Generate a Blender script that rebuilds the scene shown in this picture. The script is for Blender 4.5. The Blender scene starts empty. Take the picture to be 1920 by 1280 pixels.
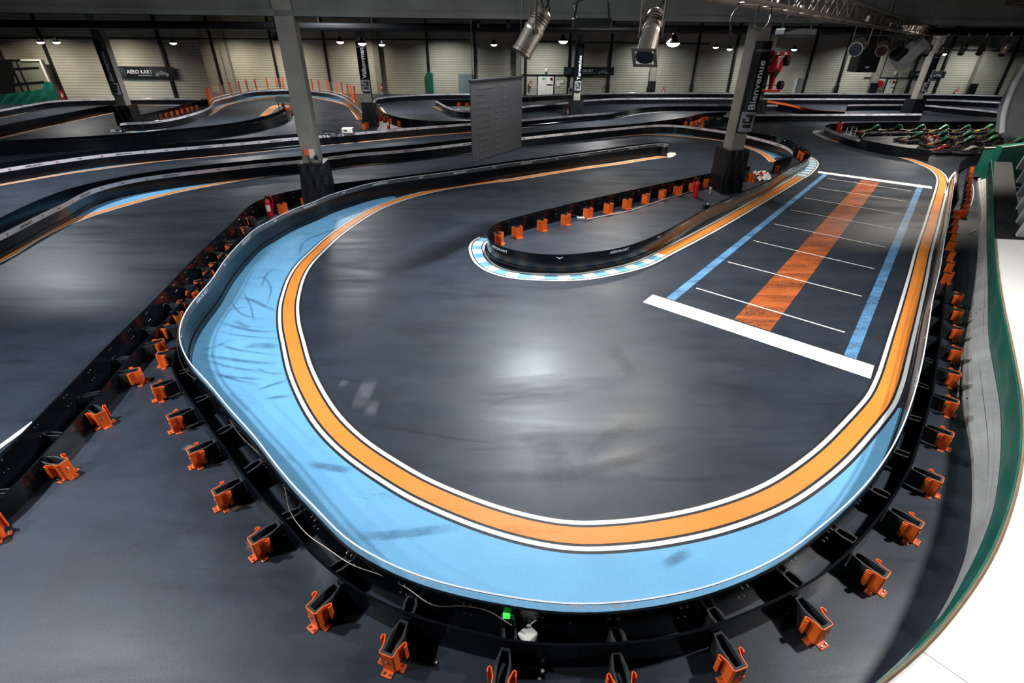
import bpy, bmesh, math, random
from mathutils import Vector, Matrix
random.seed(7)
C = bpy.context.scene.collection
SC = bpy.context.scene
PI = math.pi

# ------------------------------------------------------------------ camera model (1920x1280 survey of the photo)
FPX, PITCH, ROLL, CH = 928.0, math.radians(30.8), math.radians(0.45), 4.5
_c, _s = math.cos(PITCH), math.sin(PITCH)
_F = Vector((0, _c, -_s)); _U0 = Vector((0, _s, _c)); _R0 = Vector((1, 0, 0))
_R = _R0*math.cos(ROLL)+_U0*math.sin(ROLL); _U = -_R0*math.sin(ROLL)+_U0*math.cos(ROLL)
EYE = Vector((0, 0, CH))

def ray(px, py):
    return _R*((px-960)/FPX)+_U*((640-py)/FPX)+_F
def G(px, py, z=0.0):                      # surveyed point on the level z
    d = ray(px, py); t = (z-CH)/d.z
    return EYE+d*t
def DP(px, py, depth):                     # surveyed point at a known depth
    return EYE+ray(px, py)*depth
YW, YL = 59.4, 48.2                       # main back wall and the nearer left bay
def yw(px): return YL if px < 383 else YW
def W(px, py, y=YW):                       # surveyed point on the back wall
    d = ray(px, py); return EYE+d*(y/d.y)
def ZAT(p, py):                            # height above p of a surveyed image row
    k = (640-py)/FPX; a = Vector((p[0], p[1], -CH))
    return (k*a.dot(_F)-a.dot(_U))/(_U.z-k*_F.z)
def GG(pts, z=0.0): return [G(x, y, z) for x, y in pts]

# ------------------------------------------------------------------ object helpers
def tag(o, label=None, cat=None, group=None, kind=None):
    if label: o['label'] = label
    if cat: o['category'] = cat
    if group: o['group'] = group
    if kind: o['kind'] = kind
    return o
def obj(name, bm, mat, parent=None, smooth=False, rel=True):
    me = bpy.data.meshes.new(name); bm.normal_update(); bm.to_mesh(me); bm.free()
    if smooth == 'angle':
        for p in me.polygons: p.use_smooth = True
        me.set_sharp_from_angle(angle=.6); smooth = False
    for m in (mat if isinstance(mat, (list, tuple)) else [mat]): me.materials.append(m)
    if smooth:
        for p in me.polygons: p.use_smooth = True
    o = bpy.data.objects.new(name, me); C.objects.link(o)
    if parent is not None:
        o.parent = parent
        if rel and parent.matrix_world != Matrix.Identity(4) and not parent.get('_local'):
            pass
    return o
def empty(name, loc=(0, 0, 0), rz=0.0):
    o = bpy.data.objects.new(name, None); C.objects.link(o)
    o.location = loc; o.rotation_euler = (0, 0, rz); o.empty_display_size = .2
    return o
def thing(name, label, cat, loc=(0, 0, 0), rz=0.0, group=None):
    return tag(empty(name, loc, rz), label, cat, group)
def copy_tree(o, parent=None):
    c = o.copy(); C.objects.link(c); c.parent = parent
    for ch in list(o.children): copy_tree(ch, c)
    return c

def NB(): return bmesh.new()
def face(bm, vs, mi=0):
    try:
        f = bm.faces.new(vs); f.material_index = mi; return f
    except ValueError:
        return None
def box(bm, lo, hi, M=None, mi=0):
    (x0, y0, z0), (x1, y1, z1) = lo, hi
    co = [(x0,y0,z0),(x1,y0,z0),(x1,y1,z0),(x0,y1,z0),(x0,y0,z1),(x1,y0,z1),(x1,y1,z1),(x0,y1,z1)]
    v = [bm.verts.new(M @ Vector(c) if M else c) for c in co]
    for q in ((3,2,1,0),(4,5,6,7),(0,1,5,4),(1,2,6,5),(2,3,7,6),(3,0,4,7)): face(bm, [v[i] for i in q], mi)
    return v
def bbox(bm, lo, hi, b=.01, M=None, mi=0):     # bevelled box
    t = bmesh.new(); box(t, lo, hi)
    bmesh.ops.bevel(t, geom=t.edges[:], offset=b, segments=2, profile=.5, affect='EDGES')
    join(bm, t, M, mi)
def join(bm, t, M=None, mi=None):
    t.verts.index_update()
    vs = [bm.verts.new(M @ v.co if M else v.co) for v in t.verts]
    for f in t.faces: face(bm, [vs[v.index] for v in f.verts], f.material_index if mi is None else mi)
    t.free()
def tube(bm, pts, r, seg=8, mi=0, cap=True):
    pts = [Vector(p) for p in pts]; rings = []; n = len(pts); up = None
    for i, p in enumerate(pts):
        d = (pts[min(i+1, n-1)]-pts[max(i-1, 0)]).normalized()
        if up is None:
            up = Vector((0, 0, 1)) if abs(d.z) < .9 else Vector((1, 0, 0))
        a = (up-d*up.dot(d)).normalized(); b = d.cross(a); up = a
        rr = r[i] if isinstance(r, (list, tuple)) else r
        rings.append([bm.verts.new(p+(a*math.cos(2*PI*k/seg)+b*math.sin(2*PI*k/seg))*rr) for k in range(seg)])
    for i in range(n-1):
        for k in range(seg):
            face(bm, [rings[i][k], rings[i][(k+1) % seg], rings[i+1][(k+1) % seg], rings[i+1][k]], mi)
    if cap: face(bm, rings[0][::-1], mi); face(bm, rings[-1], mi)
def lathe(bm, prof, seg=20, M=None, mi=0):     # prof: (r,z) bottom to top
    rings = []
    for r, z in prof:
        rings.append([bm.verts.new((M @ Vector((r*math.cos(2*PI*k/seg), r*math.sin(2*PI*k/seg), z))) if M else (r*math.cos(2*PI*k/seg), r*math.sin(2*PI*k/seg), z)) for k in range(seg)])
    for i in range(len(rings)-1):
        for k in range(seg):
            face(bm, [rings[i][k], rings[i][(k+1) % seg], rings[i+1][(k+1) % seg], rings[i+1][k]], mi)
    face(bm, rings[0][::-1], mi); face(bm, rings[-1], mi)
def prism(bm, poly, z0, z1, M=None, mi=0):     # poly in xy, counter-clockwise
    lo = [bm.verts.new(M @ Vector((x, y, z0)) if M else (x, y, z0)) for x, y in poly]
    hi = [bm.verts.new(M @ Vector((x, y, z1)) if M else (x, y, z1)) for x, y in poly]
    n = len(poly); face(bm, lo[::-1], mi); face(bm, hi, mi)
    for i in range(n): face(bm, [lo[i], lo[(i+1) % n], hi[(i+1) % n], hi[i]], mi)

# ------------------------------------------------------------------ curves
def spline(pts, step=.15, closed=False):
    P = [Vector((p[0], p[1], p[2] if len(p) > 2 else 0)) for p in pts]
    out = []
    n = len(P)
    for i in range(n-1 if not closed else n):
        p1, p2 = P[i], P[(i+1) % n]
        p0 = P[i-1] if (i > 0 or closed) else p1*2-p2
        p3 = P[(i+2) % n] if (i+2 < n or closed) else p2*2-p1
        t0 = 0.0; t1 = t0+max((p1-p0).length, 1e-4)**.5; t2 = t1+max((p2-p1).length, 1e-4)**.5; t3 = t2+max((p3-p2).length, 1e-4)**.5
        for k in range(12):
            t = t1+(t2-t1)*k/12
            A1 = p0*((t1-t)/(t1-t0))+p1*((t-t0)/(t1-t0)); A2 = p1*((t2-t)/(t2-t1))+p2*((t-t1)/(t2-t1)); A3 = p2*((t3-t)/(t3-t2))+p3*((t-t2)/(t3-t2))
            B1 = A1*((t2-t)/(t2-t0))+A2*((t-t0)/(t2-t0)); B2 = A2*((t3-t)/(t3-t1))+A3*((t-t1)/(t3-t1))
            out.append(B1*((t2-t)/(t2-t1))+B2*((t-t1)/(t2-t1)))
    out.append(P[0].copy() if closed else P[-1].copy())
    return resample(out, step)
def arclen(P):
    L = [0.0]
    for a, b in zip(P, P[1:]): L.append(L[-1]+(b-a).length)
    return L
def resample(P, step=None, n=None):
    L = arclen(P)
    if n is None: n = max(2, int(round(L[-1]/step))+1)
    return [at(P, L, L[-1]*i/(n-1))[0] for i in range(n)]
def at(P, L, s):
    s = max(0.0, min(L[-1], s)); lo, hi = 0, len(L)-1
    while hi-lo > 1:
        m = (lo+hi)//2
        if L[m] <= s: lo = m
        else: hi = m
    d = P[hi]-P[lo]; l = max(L[hi]-L[lo], 1e-9)
    return P[lo]+d*((s-L[lo])/l), d.normalized()
def normals(P):                                # left normals in plan
    N = []
    for i in range(len(P)):
        d = P[min(i+1, len(P)-1)]-P[max(i-1, 0)]; d.z = 0
        d = d.normalized() if d.length > 1e-9 else Vector((1, 0, 0))
        N.append(Vector((-d.y, d.x, 0)))
    return N
def offset(P, o):
    return [p+n*o for p, n in zip(P, normals(P))]
def smooth_path(P, it=3):
    for _ in range(it):
        P = [P[0]]+[(a+b*2+c)/4 for a, b, c in zip(P, P[1:], P[2:])]+[P[-1]]
    return P
def side_of(P, q):                             # +1 when q is to the left of the path
    i = min(range(len(P)), key=lambda k: (P[k]-q).length_squared)
    d = P[min(i+1, len(P)-1)]-P[max(i-1, 0)]; w = q-P[i]
    return 1.0 if d.x*w.y-d.y*w.x > 0 else -1.0
def nearest(P, q):
    i = min(range(len(P)), key=lambda k: (P[k]-q).length_squared)
    return P[i], i

# ------------------------------------------------------------------ materials
def lin(c):
    return tuple(((v/255)/12.92 if v/255 <= .04045 else (((v/255)+.055)/1.055)**2.4) for v in c)
def nodes(name):
    m = bpy.data.materials.new(name); m.use_nodes = True
    nt = m.node_tree; b = nt.nodes['Principled BSDF']
    return m, nt, b
def nd(nt, typ, **kw):
    n = nt.nodes.new(typ)
    for k, v in kw.items():
        if k.startswith('i_'): n.inputs[k[2:].replace('_', ' ')].default_value = v
        else: setattr(n, k, v)
    return n
def pos(nt): return nt.nodes.new('ShaderNodeNewGeometry').outputs['Position']
def noise(nt, scale, detail=4, rough=.55, vec=None, dist=0.0):
    n = nd(nt, 'ShaderNodeTexNoise'); n.inputs['Scale'].default_value = scale; n.inputs['Detail'].default_value = detail
    n.inputs['Roughness'].default_value = rough; n.inputs['Distortion'].default_value = dist
    nt.links.new(vec if vec is not None else pos(nt), n.inputs['Vector']); return n.outputs['Fac']
def ramp(nt, fac, stops):
    r = nt.nodes.new('ShaderNodeValToRGB'); e = r.color_ramp.elements
    while len(e) < len(stops): e.new(.5)
    for k, (p, c) in zip(e, stops):
        k.position = p; k.color = (*c, 1) if not isinstance(c, (int, float)) else (c, c, c, 1)
    nt.links.new(fac, r.inputs['Fac']); return r.outputs['Color']
def mix(nt, fac, a, b, mode='MIX'):
    m = nd(nt, 'ShaderNodeMix', data_type='RGBA', blend_type=mode)
    for sock, v in ((m.inputs[0], fac), (m.inputs[6], a), (m.inputs[7], b)):
        if isinstance(v, (int, float)): sock.default_value = v
        elif isinstance(v, tuple): sock.default_value = (*v, 1) if len(v) == 3 else v
        else: nt.links.new(v, sock)
    return m.outputs[2]
def simple(name, rgb, rough=.5, metal=0.0, var=.12, scale=3.0, spec=.5, emit=0.0, bump=0.0, alpha=1.0):
    m, nt, b = nodes(name); c = lin(rgb)
    if var:
        col = ramp(nt, noise(nt, scale, 5, .6), [(.3, tuple(v*(1-var) for v in c)), (.7, tuple(min(1, v*(1+var)) for v in c))])
        nt.links.new(col, b.inputs['Base Color'])
    else: b.inputs['Base Color'].default_value = (*c, 1)
    b.inputs['Roughness'].default_value = rough; b.inputs['Metallic'].default_value = metal
    b.inputs['Specular IOR Level'].default_value = spec
    if emit:
        b.inputs['Emission Color'].default_value = (*c, 1); b.inputs['Emission Strength'].default_value = emit
    if bump:
        bp = nd(nt, 'ShaderNodeBump'); bp.inputs['Strength'].default_value = bump; bp.inputs['Distance'].default_value = .01
        nt.links.new(noise(nt, scale*6, 4), bp.inputs['Height']); nt.links.new(bp.outputs['Normal'], b.inputs['Normal'])
    b.inputs['Alpha'].default_value = alpha
    return m
def ground(name, rgb, worn=None, wear=.25, rlo=.30, rhi=.56, streak=.5, spec=.5):
    """painted or bare track surface: shared gloss pattern, wear, tyre smears, sandy grain"""
    m, nt, b = nodes(name); c = lin(rgb)
    big = noise(nt, .22, 3, .5, dist=.6); mid = noise(nt, .9, 5, .62, dist=.4); fine = noise(nt, 150, 2, .6)
    base = ramp(nt, mid, [(.28, tuple(v*(1-wear) for v in c)), (.52, c), (.75, tuple(min(1, v*(1+wear*.8)) for v in c))])
    if worn is not None:
        sc = nd(nt, 'ShaderNodeMapping'); sc.inputs['Scale'].default_value = (.35, 1.6, 1); sc.inputs['Rotation'].default_value = (0, 0, .5)
        nt.links.new(pos(nt), sc.inputs['Vector'])
        st = noise(nt, 1.7, 6, .7, vec=sc.outputs['Vector'], dist=.8)
        gr = noise(nt, 38, 2, .7)
        mm = nd(nt, 'ShaderNodeMath', operation='MULTIPLY'); nt.links.new(ramp(nt, st, [(.56-.14*(streak > .8), 0.0), (.70-.10*(streak > .8), 1.0)]), mm.inputs[0]); nt.links.new(ramp(nt, gr, [(.36, 0.0), (.58, 1.0)]), mm.inputs[1])
        m2 = nd(nt, 'ShaderNodeMath', operation='MULTIPLY'); nt.links.new(mm.outputs[0], m2.inputs[0]); m2.inputs[1].default_value = streak
        base = mix(nt, m2.outputs[0], base, lin(worn))
    grain = ramp(nt, fine, [(.25, (.84, .84, .84)), (.6, (1.04, 1.04, 1.04))])
    nt.links.new(mix(nt, 1.0, base, grain, 'MULTIPLY'), b.inputs['Base Color'])
    sm = nd(nt, 'ShaderNodeMapping'); sm.inputs['Scale'].default_value = (.28, 1.5, 1); sm.inputs['Rotation'].default_value = (0, 0, -.45); nt.links.new(pos(nt), sm.inputs['Vector'])
    stg = noise(nt, .9, 5, .65, vec=sm.outputs['Vector'], dist=.7)
    ad = nd(nt, 'ShaderNodeMath', operation='MULTIPLY_ADD'); nt.links.new(big, ad.inputs[0]); ad.inputs[1].default_value = .6; nt.links.new(stg, ad.inputs[2])
    nt.links.new(ramp(nt, ad.outputs[0], [(.55, rlo), (1.05, rhi)]), b.inputs['Roughness'])
    nt.links.new(ramp(nt, noise(nt, 120, 2, .7), [(.30, spec*.35), (.50, spec*1.1)]), b.inputs['Specular IOR Level'])
    bp = nd(nt, 'ShaderNodeBump'); bp.inputs['Strength'].default_value = .18; bp.inputs['Distance'].default_value = .003
    nt.links.new(fine, bp.inputs['Height']); nt.links.new(bp.outputs['Normal'], b.inputs['Normal'])
    return m

M = {}
M['floor'] = ground('track_floor', (47, 54, 64), worn=(24, 27, 32), wear=.30, streak=.75, rlo=.29, rhi=.54, spec=.36)
M['orange'] = ground('orange_paint', (242, 146, 62), worn=(150, 72, 24), wear=.10, streak=.55)
M['orange2'] = ground('worn_orange_paint', (196, 100, 46), worn=(58, 42, 38), wear=.28, streak=1.0)
M['white'] = ground('white_paint', (236, 236, 232), worn=(150, 150, 150), wear=.06, streak=.35)
M['blue'] = ground('blue_paint', (114, 177, 218), worn=(52, 84, 112), wear=.10, streak=.45)
M['blue2'] = ground('stripe_blue_paint', (104, 158, 204), worn=(50, 66, 84), wear=.14, streak=.9)
M['dark'] = ground('dark_outline_paint', (40, 42, 48), wear=.1)
M['rubber'] = simple('black_board', (13, 16, 21), .18, var=.25, scale=2.5, spec=.34)
M['rubber2'] = simple('black_rubber', (44, 47, 50), .62, var=.2, scale=6, spec=.4)
M['pad'] = simple('black_tarpaulin', (14, 18, 22), .38, var=.25, scale=4, bump=.5)
M['band'] = simple('white_sticker_band', (206, 205, 212), .4, var=.08, scale=2)
M['ink'] = simple('black_ink', (28, 28, 34), .5, var=0)
M['redink'] = simple('red_ink', (170, 60, 62), .5, var=0)
M['whiteink'] = simple('white_ink', (226, 232, 240), .45, var=0)
M['bracket'] = simple('orange_steel', (244, 104, 34), .42, var=.16, scale=9, spec=.5)
M['steel'] = simple('zinc_bolt', (205, 205, 205), .3, 1.0, var=.05)
M['chrome'] = simple('polished_steel', (196, 184, 172), .34, .85, var=.12, scale=6)
M['alu'] = simple('dull_aluminium', (122, 113, 102), .42, .85, var=.15, scale=5)
M['blackmetal'] = simple('black_metal', (22, 25, 29), .45, .3, var=.1)
M['concrete'] = simple('grey_concrete', (140, 137, 130), .8, var=.16, scale=1.6, bump=.3)
M['beam'] = simple('beam_concrete', (112, 114, 112), .85, var=.3, scale=.7, bump=.2)
M['ceil'] = simple('roof_sheet', (52, 57, 62), .8, var=.2, scale=.5)
M['green'] = simple('green_tarpaulin', (14, 92, 78), .42, var=.3, scale=2.5, bump=.7)
M['wood'] = simple('grey_plank', (150, 150, 148), .75, var=.22, scale=1.5, bump=.3)
M['brown'] = simple('plywood_edge', (128, 104, 78), .7, var=.2, scale=8)
M['vinyl'] = simple('white_laminate', (238, 236, 231), .45, var=.02, scale=1)
M['red'] = simple('red_gloss', (196, 22, 42), .3, var=.1)
M['redcar'] = simple('red_bodywork', (206, 30, 36), .3, var=.1)
M['grey'] = simple('grey_panel', (168, 168, 168), .6, var=.08)
M['cabinet'] = simple('blue_grey_metal', (112, 128, 132), .5, var=.06)
M['plastic'] = simple('white_plastic', (226, 222, 214), .4, var=.04)
M['cone'] = simple('cone_orange', (236, 52, 44), .45, var=.05)
M['tyre'] = simple('tyre_rubber', (22, 22, 24), .7, var=.15)
M['kgreen'] = simple('kart_green', (30, 150, 100), .3, var=.1)
M['led'] = simple('green_indicator', (60, 220, 70), .4, var=0, emit=1.5)
M['lamp'] = simple('lamp_glow', (255, 246, 232), .5, var=0, emit=9.0)
M['lens'] = simple('dark_lens', (20, 26, 34), .15, var=0)
M['greenink'] = simple('exit_green', (30, 150, 90), .5, var=0)
M['photo'] = simple('dark_print', (34, 50, 54), .45, var=.6, scale=1.6)
M['signgrey'] = simple('grey_print', (140, 145, 152), .5, var=.06)
M['visor'] = simple('grey_visor', (120, 132, 134), .25, var=.05)
def film():
    m, nt, b = nodes('clear_film'); b.inputs['Base Color'].default_value = (.30, .36, .42, 1); b.inputs['Roughness'].default_value = .08
    b.inputs['Transmission Weight'].default_value = .0; b.inputs['Alpha'].default_value = .15; b.inputs['Specular IOR Level'].default_value = .8
    return m
M['film'] = film()
def inkfilm():
    m, nt, b = nodes('white_film_print'); b.inputs['Base Color'].default_value = (.8, .84, .9, 1)
    t = nt.nodes.new('ShaderNodeBsdfTranslucent'); t.inputs['Color'].default_value = (.8, .84, .9, 1); mx = nt.nodes.new('ShaderNodeMixShader'); mx.inputs[0].default_value = .5
    nt.links.new(b.outputs[0], mx.inputs[1]); nt.links.new(t.outputs[0], mx.inputs[2]); nt.links.new(mx.outputs[0], nt.nodes['Material Output'].inputs['Surface']); return m
M['filmink'] = inkfilm()
def wallmat():
    m, nt, b = nodes('cream_cladding'); p = pos(nt)
    sep = nd(nt, 'ShaderNodeSeparateXYZ'); nt.links.new(p, sep.inputs[0])
    wv = nd(nt, 'ShaderNodeMath', operation='MULTIPLY'); nt.links.new(sep.outputs['Z'], wv.inputs[0]); wv.inputs[1].default_value = 2*PI/.22
    sn = nd(nt, 'ShaderNodeMath', operation='SINE'); nt.links.new(wv.outputs[0], sn.inputs[0])
    rib = ramp(nt, sn.outputs[0], [(0.0, .82), (.5, 1.0)])
    col = ramp(nt, noise(nt, .35, 4, .6), [(.3, lin((176, 171, 156))), (.7, lin((200, 198, 186)))])
    nt.links.new(mix(nt, 1.0, col, rib, 'MULTIPLY'), b.inputs['Base Color']); b.inputs['Roughness'].default_value = .7
    bp = nd(nt, 'ShaderNodeBump'); bp.inputs['Strength'].default_value = .5; bp.inputs['Distance'].default_value = .02
    nt.links.new(sn.outputs[0], bp.inputs['Height']); nt.links.new(bp.outputs['Normal'], b.inputs['Normal'])
    return m
M['wall'] = wallmat()
def kartfair():                             # colour bands along the fairing
    m, nt, b = nodes('kart_decal'); tc = nd(nt, 'ShaderNodeTexCoord'); sep = nd(nt, 'ShaderNodeSeparateXYZ'); nt.links.new(tc.outputs['Object'], sep.inputs[0])
    mr = nd(nt, 'ShaderNodeMapRange'); mr.inputs['From Min'].default_value = -.95; mr.inputs['From Max'].default_value = .6; nt.links.new(sep.outputs['Y'], mr.inputs['Value'])
    col = ramp(nt, mr.outputs[0], [(0, lin((238, 120, 50))), (.18, lin((240, 130, 60))), (.27, lin((214, 200, 60))), (.36, lin((120, 170, 90))), (.45, lin((150, 180, 214))), (.56, lin((226, 140, 90))), (.72, lin((44, 170, 112))), (1, lin((160, 226, 200)))])
    nt.links.new(col, b.inputs['Base Color']); b.inputs['Roughness'].default_value = .28
    return m
M['fair'] = kartfair()

# ------------------------------------------------------------------ lettering: flat glyph meshes bent along paths
_TXT = {}
def glyphs(s):
    if s in _TXT: return _TXT[s]
    cu = bpy.data.curves.new('lettering', 'FONT'); cu.body = s; cu.size = 1.0; cu.offset = .018; cu.resolution_u = 2; cu.fill_mode = 'FRONT'
    o = bpy.data.objects.new('lettering', cu); C.objects.link(o)
    dg = bpy.context.evaluated_depsgraph_get(); ev = o.evaluated_get(dg); me = ev.to_mesh()
    vs = [(v.co.x, v.co.y) for v in me.vertices]; fs = [list(p.vertices) for p in me.polygons]
    ev.to_mesh_clear(); bpy.data.objects.remove(o); bpy.data.curves.remove(cu)
    x0 = min(v[0] for v in vs); x1 = max(v[0] for v in vs); y0 = min(v[1] for v in vs); y1 = max(v[1] for v in vs)
    vs = [((x-x0)/(y1-y0), (y-y0)/(y1-y0)) for x, y in vs]
    _TXT[s] = (vs, fs, (x1-x0)/(y1-y0)); return _TXT[s]
WING = ([(0, .75), (.55, 1), (.8, .7), (1.1, .55), (1.5, .72), (1.75, .95), (2.3, .6), (1.8, .62), (1.55, .35), (1.15, .1), (.8, .3), (.5, .62)], [list(range(12))], 2.3)
def flat_text(bm, s, h, Mx, stretch=1.0, centre=True, mi=0):
    vs, fs, w = glyphs(s) if isinstance(s, str) else s
    o = w/2 if centre else 0
    bv = [bm.verts.new(Mx @ Vector(((x-o)*h*stretch, (y-.5)*h, 0))) for x, y in vs]
    for f in fs: face(bm, [bv[i] for i in f], mi)
def bend_text(bm, P, L, sgn, s0, z0, h, txt, stretch=1.5, out=.006, mi=0):
    """txt centred at arc length s0 with its foot at height z0, on the side sgn (+1 left) of the path"""
    vs, fs, w = glyphs(txt) if isinstance(txt, str) else txt
    dirn = -1.0 if sgn > 0 else 1.0
    bv = []
    for x, y in vs:
        p, d = at(P, L, s0+dirn*(x-w/2)*h*stretch); n = Vector((-d.y, d.x, 0))*sgn
        bv.append(bm.verts.new((p.x+n.x*out, p.y+n.y*out, z0+y*h)))
    for f in fs: face(bm, [bv[i] for i in f], mi)

# ------------------------------------------------------------------ barrier builders
def sweep(bm, P, prof, sgn, mi=0, closed_prof=True):
    """profile (o,z) swept along P; o measured towards the side sgn"""
    N = normals(P); rows = []
    for p, n in zip(P, N): rows.append([bm.verts.new((p.x+n.x*o*sgn, p.y+n.y*o*sgn, p.z+z)) for o, z in prof])
    k = len(prof)
    for a, b in zip(rows, rows[1:]):
        for i in range(k if closed_prof else k-1): face(bm, [a[i], a[(i+1) % k], b[(i+1) % k], b[i]], mi)
    if closed_prof: face(bm, rows[0][::-1], mi); face(bm, rows[-1], mi)
    bmesh.ops.recalc_face_normals(bm, faces=bm.faces[:])
def board_prof(h):
    return [(.016, 0), (.016, .11), (0, .125), (0, h-.01), (-.008, h), (-.03, h), (-.03, 0)]
BOARDS = {}
def barrier(key, label, px, h, ref, band=True, name='track_barrier', step=.25, dark_text=False, lip=0.0, s_range=None, bolts=False, group=None, per=1.55):
    """px: image row of the top edge, surveyed at the board height; ref: image point on the trackside floor"""
    P = smooth_path(spline(GG(px, h), step), 2)
    P = [Vector((p.x, p.y, 0)) for p in P]
    sgn = side_of(P, G(*ref)); BOARDS[key] = (P, sgn, h)
    root = thing(name, label, 'barrier', (0, 0, 0), 0, group)
    bm = NB(); sweep(bm, P, board_prof(h-lip), sgn); obj('board', bm, M['rubber'], root, 'angle')
    L = arclen(P)
    if lip:
        bm = NB(); sweep(bm, P, [(.004, h-lip-.03), (.004, h), (0, h), (0, h-lip-.03)], sgn); lo = obj('clear_film_strip', bm, M['film'], root, 'angle')
        lo['label'] = 'transparent film strip with white lettering along the top'
        bm = NB(); sweep(bm, P, [(.008, h-.012), (.008, h), (-.006, h), (-.006, h-.012)], sgn); obj('top_edge_glint', bm, M['whiteink'], root)  # white strip puts the glints along the top edge into colour
    if band:
        a, b_ = s_range or (0, L[-1]); seg = [q for q, l in zip(P, L) if a <= l <= b_]
        bm = NB(); sweep(bm, seg, [(.006, h-.135), (.006, h-.012), (.002, h-.012), (.002, h-.135)], sgn)
        bo = obj('sticker_band', bm, M['band'], root, 'angle'); bo['label'] = 'white printed band along the top'
    if band or lip or dark_text:
        a, b_ = s_range or (0, L[-1])
        bm = NB(); s = a+.5; k = 0; hh = .062; zz = h-.135+.03 if band else h-.10
        while s < b_-.5:
            bend_text(bm, P, L, sgn, s, zz, hh, 'AEROKART' if k % 2 else WING, 1.35, .011, 0)
            if band: bend_text(bm, P, L, sgn, s+per/2, zz-.008, hh*1.3, '>', 1.2, .011, 1)
            s += per/1.0; k += 1
        if len(bm.verts): obj('lettering', bm, [M['ink'] if band else (M['filmink'] if lip else M['whiteink']), M['redink']], root)
        else: bm.free()
    if bolts:
        bm = NB(); s = .3; k = 0; BL = []
        while s < L[-1]-.2:
            p, d = at(P, L, s); n = Vector((-d.y, d.x, 0))*(-sgn)
            for ds in (0, .06):
                q = p+d*ds+n*.034
                for z in (h-lip-.06, h-lip-.2):
                    BL.append(Matrix.Translation((q.x, q.y, z)) @ n.to_track_quat('Z', 'Y').to_matrix().to_4x4())
            s += .62; k += 1
        BL.sort(key=lambda m: (m.translation-EYE).length); lathe(bm, [(.009, 0), (.009, .004), (.005, .008)], 6)
        b0 = obj('bolt_head', bm, M['steel'], root); b0.matrix_local = BL[0]
        for m_ in BL[1:100]:
            b1 = b0.copy(); C.objects.link(b1); b1.matrix_local = m_
        bm = NB()
        for m_ in BL[100:]: lathe(bm, [(.009, 0), (.009, .004), (.005, .008)], 6, m_)
        if len(bm.verts): tag(obj('bolt_head', bm, M['steel'], root), kind='stuff')
    return root

def loop_mesh(L=.24, w=.10, h=.27, z0=.03, rim=.02):     # hollow rubber buffer, seen from above as a stretched hexagon
    bm = NB()
    out = [(-w*.32, -L/2), (w*.32, -L/2), (w*.58, -L*.1), (w*.5, L/2), (-w*.5, L/2), (-w*.58, -L*.1)]
    t = rim
    inn = [(-w*.32+t*.4, -L/2+t), (w*.32-t*.4, -L/2+t), (w*.58-t, -L*.1), (w*.5-t, L/2-t), (-w*.5+t, L/2-t), (-w*.58+t, -L*.1)]
    ov = [[bm.verts.new((x, y, z)) for x, y in out] for z in (z0, h)]; iv = [[bm.verts.new((x, y, z)) for x, y in inn] for z in (z0, h)]
    for i in range(6):
        j = (i+1) % 6
        face(bm, [ov[0][i], ov[0][j], ov[1][j], ov[1][i]]); face(bm, [iv[0][j], iv[0][i], iv[1][i], iv[1][j]])
        face(bm, [ov[1][i], ov[1][j], iv[1][j], iv[1][i]]); face(bm, [ov[0][j], ov[0][i], iv[0][i], iv[0][j]])
    return bm
def spacer_mesh(h, w=.13):
    bm = NB(); q = [(-.36, -.5), (.36, -.5), (.5, -.05), (.42, .5), (-.42, .5), (-.5, -.05)]
    ov = [[bm.verts.new((x*w, y, z)) for x, y in q] for z in (.03, h)]; iv = [[bm.verts.new((x*w*.62, y*.84, z)) for x, y in q] for z in (.03, h)]
    for i in range(6):
        j = (i+1) % 6
        face(bm, [ov[0][i], ov[0][j], ov[1][j], ov[1][i]]); face(bm, [iv[0][j], iv[0][i], iv[1][i], iv[1][j]])
        face(bm, [ov[1][i], ov[1][j], iv[1][j], iv[1][i]]); face(bm, [ov[0][j], ov[0][i], iv[0][i], iv[0][j]])
    return bm
def spacers(root, Pa, Pb, n=None, gap=.93, s0=.4, h=.27, w=.13):
    """rubber spacers between two boards, children of root"""
    L = arclen(Pb); s = s0; out = []
    proto = None
    while s < L[-1]-.1:
        p, d = at(Pb, L, s); q, i = nearest(Pa, p); v = p-q; ln = v.length
        if .12 < ln < .8:
            if proto is None:
                o = obj('spacer', spacer_mesh(h, w), M['rubber2'], root); proto = o
            else:
                o = proto.copy(); C.objects.link(o)
            o.location = (p+q)/2; o.rotation_euler = (0, 0, math.atan2(v.y, v.x)-PI/2); o.scale = (1, max(.1, ln-.05), 1)
            out.append(o)
        s += gap
    return out

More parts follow.
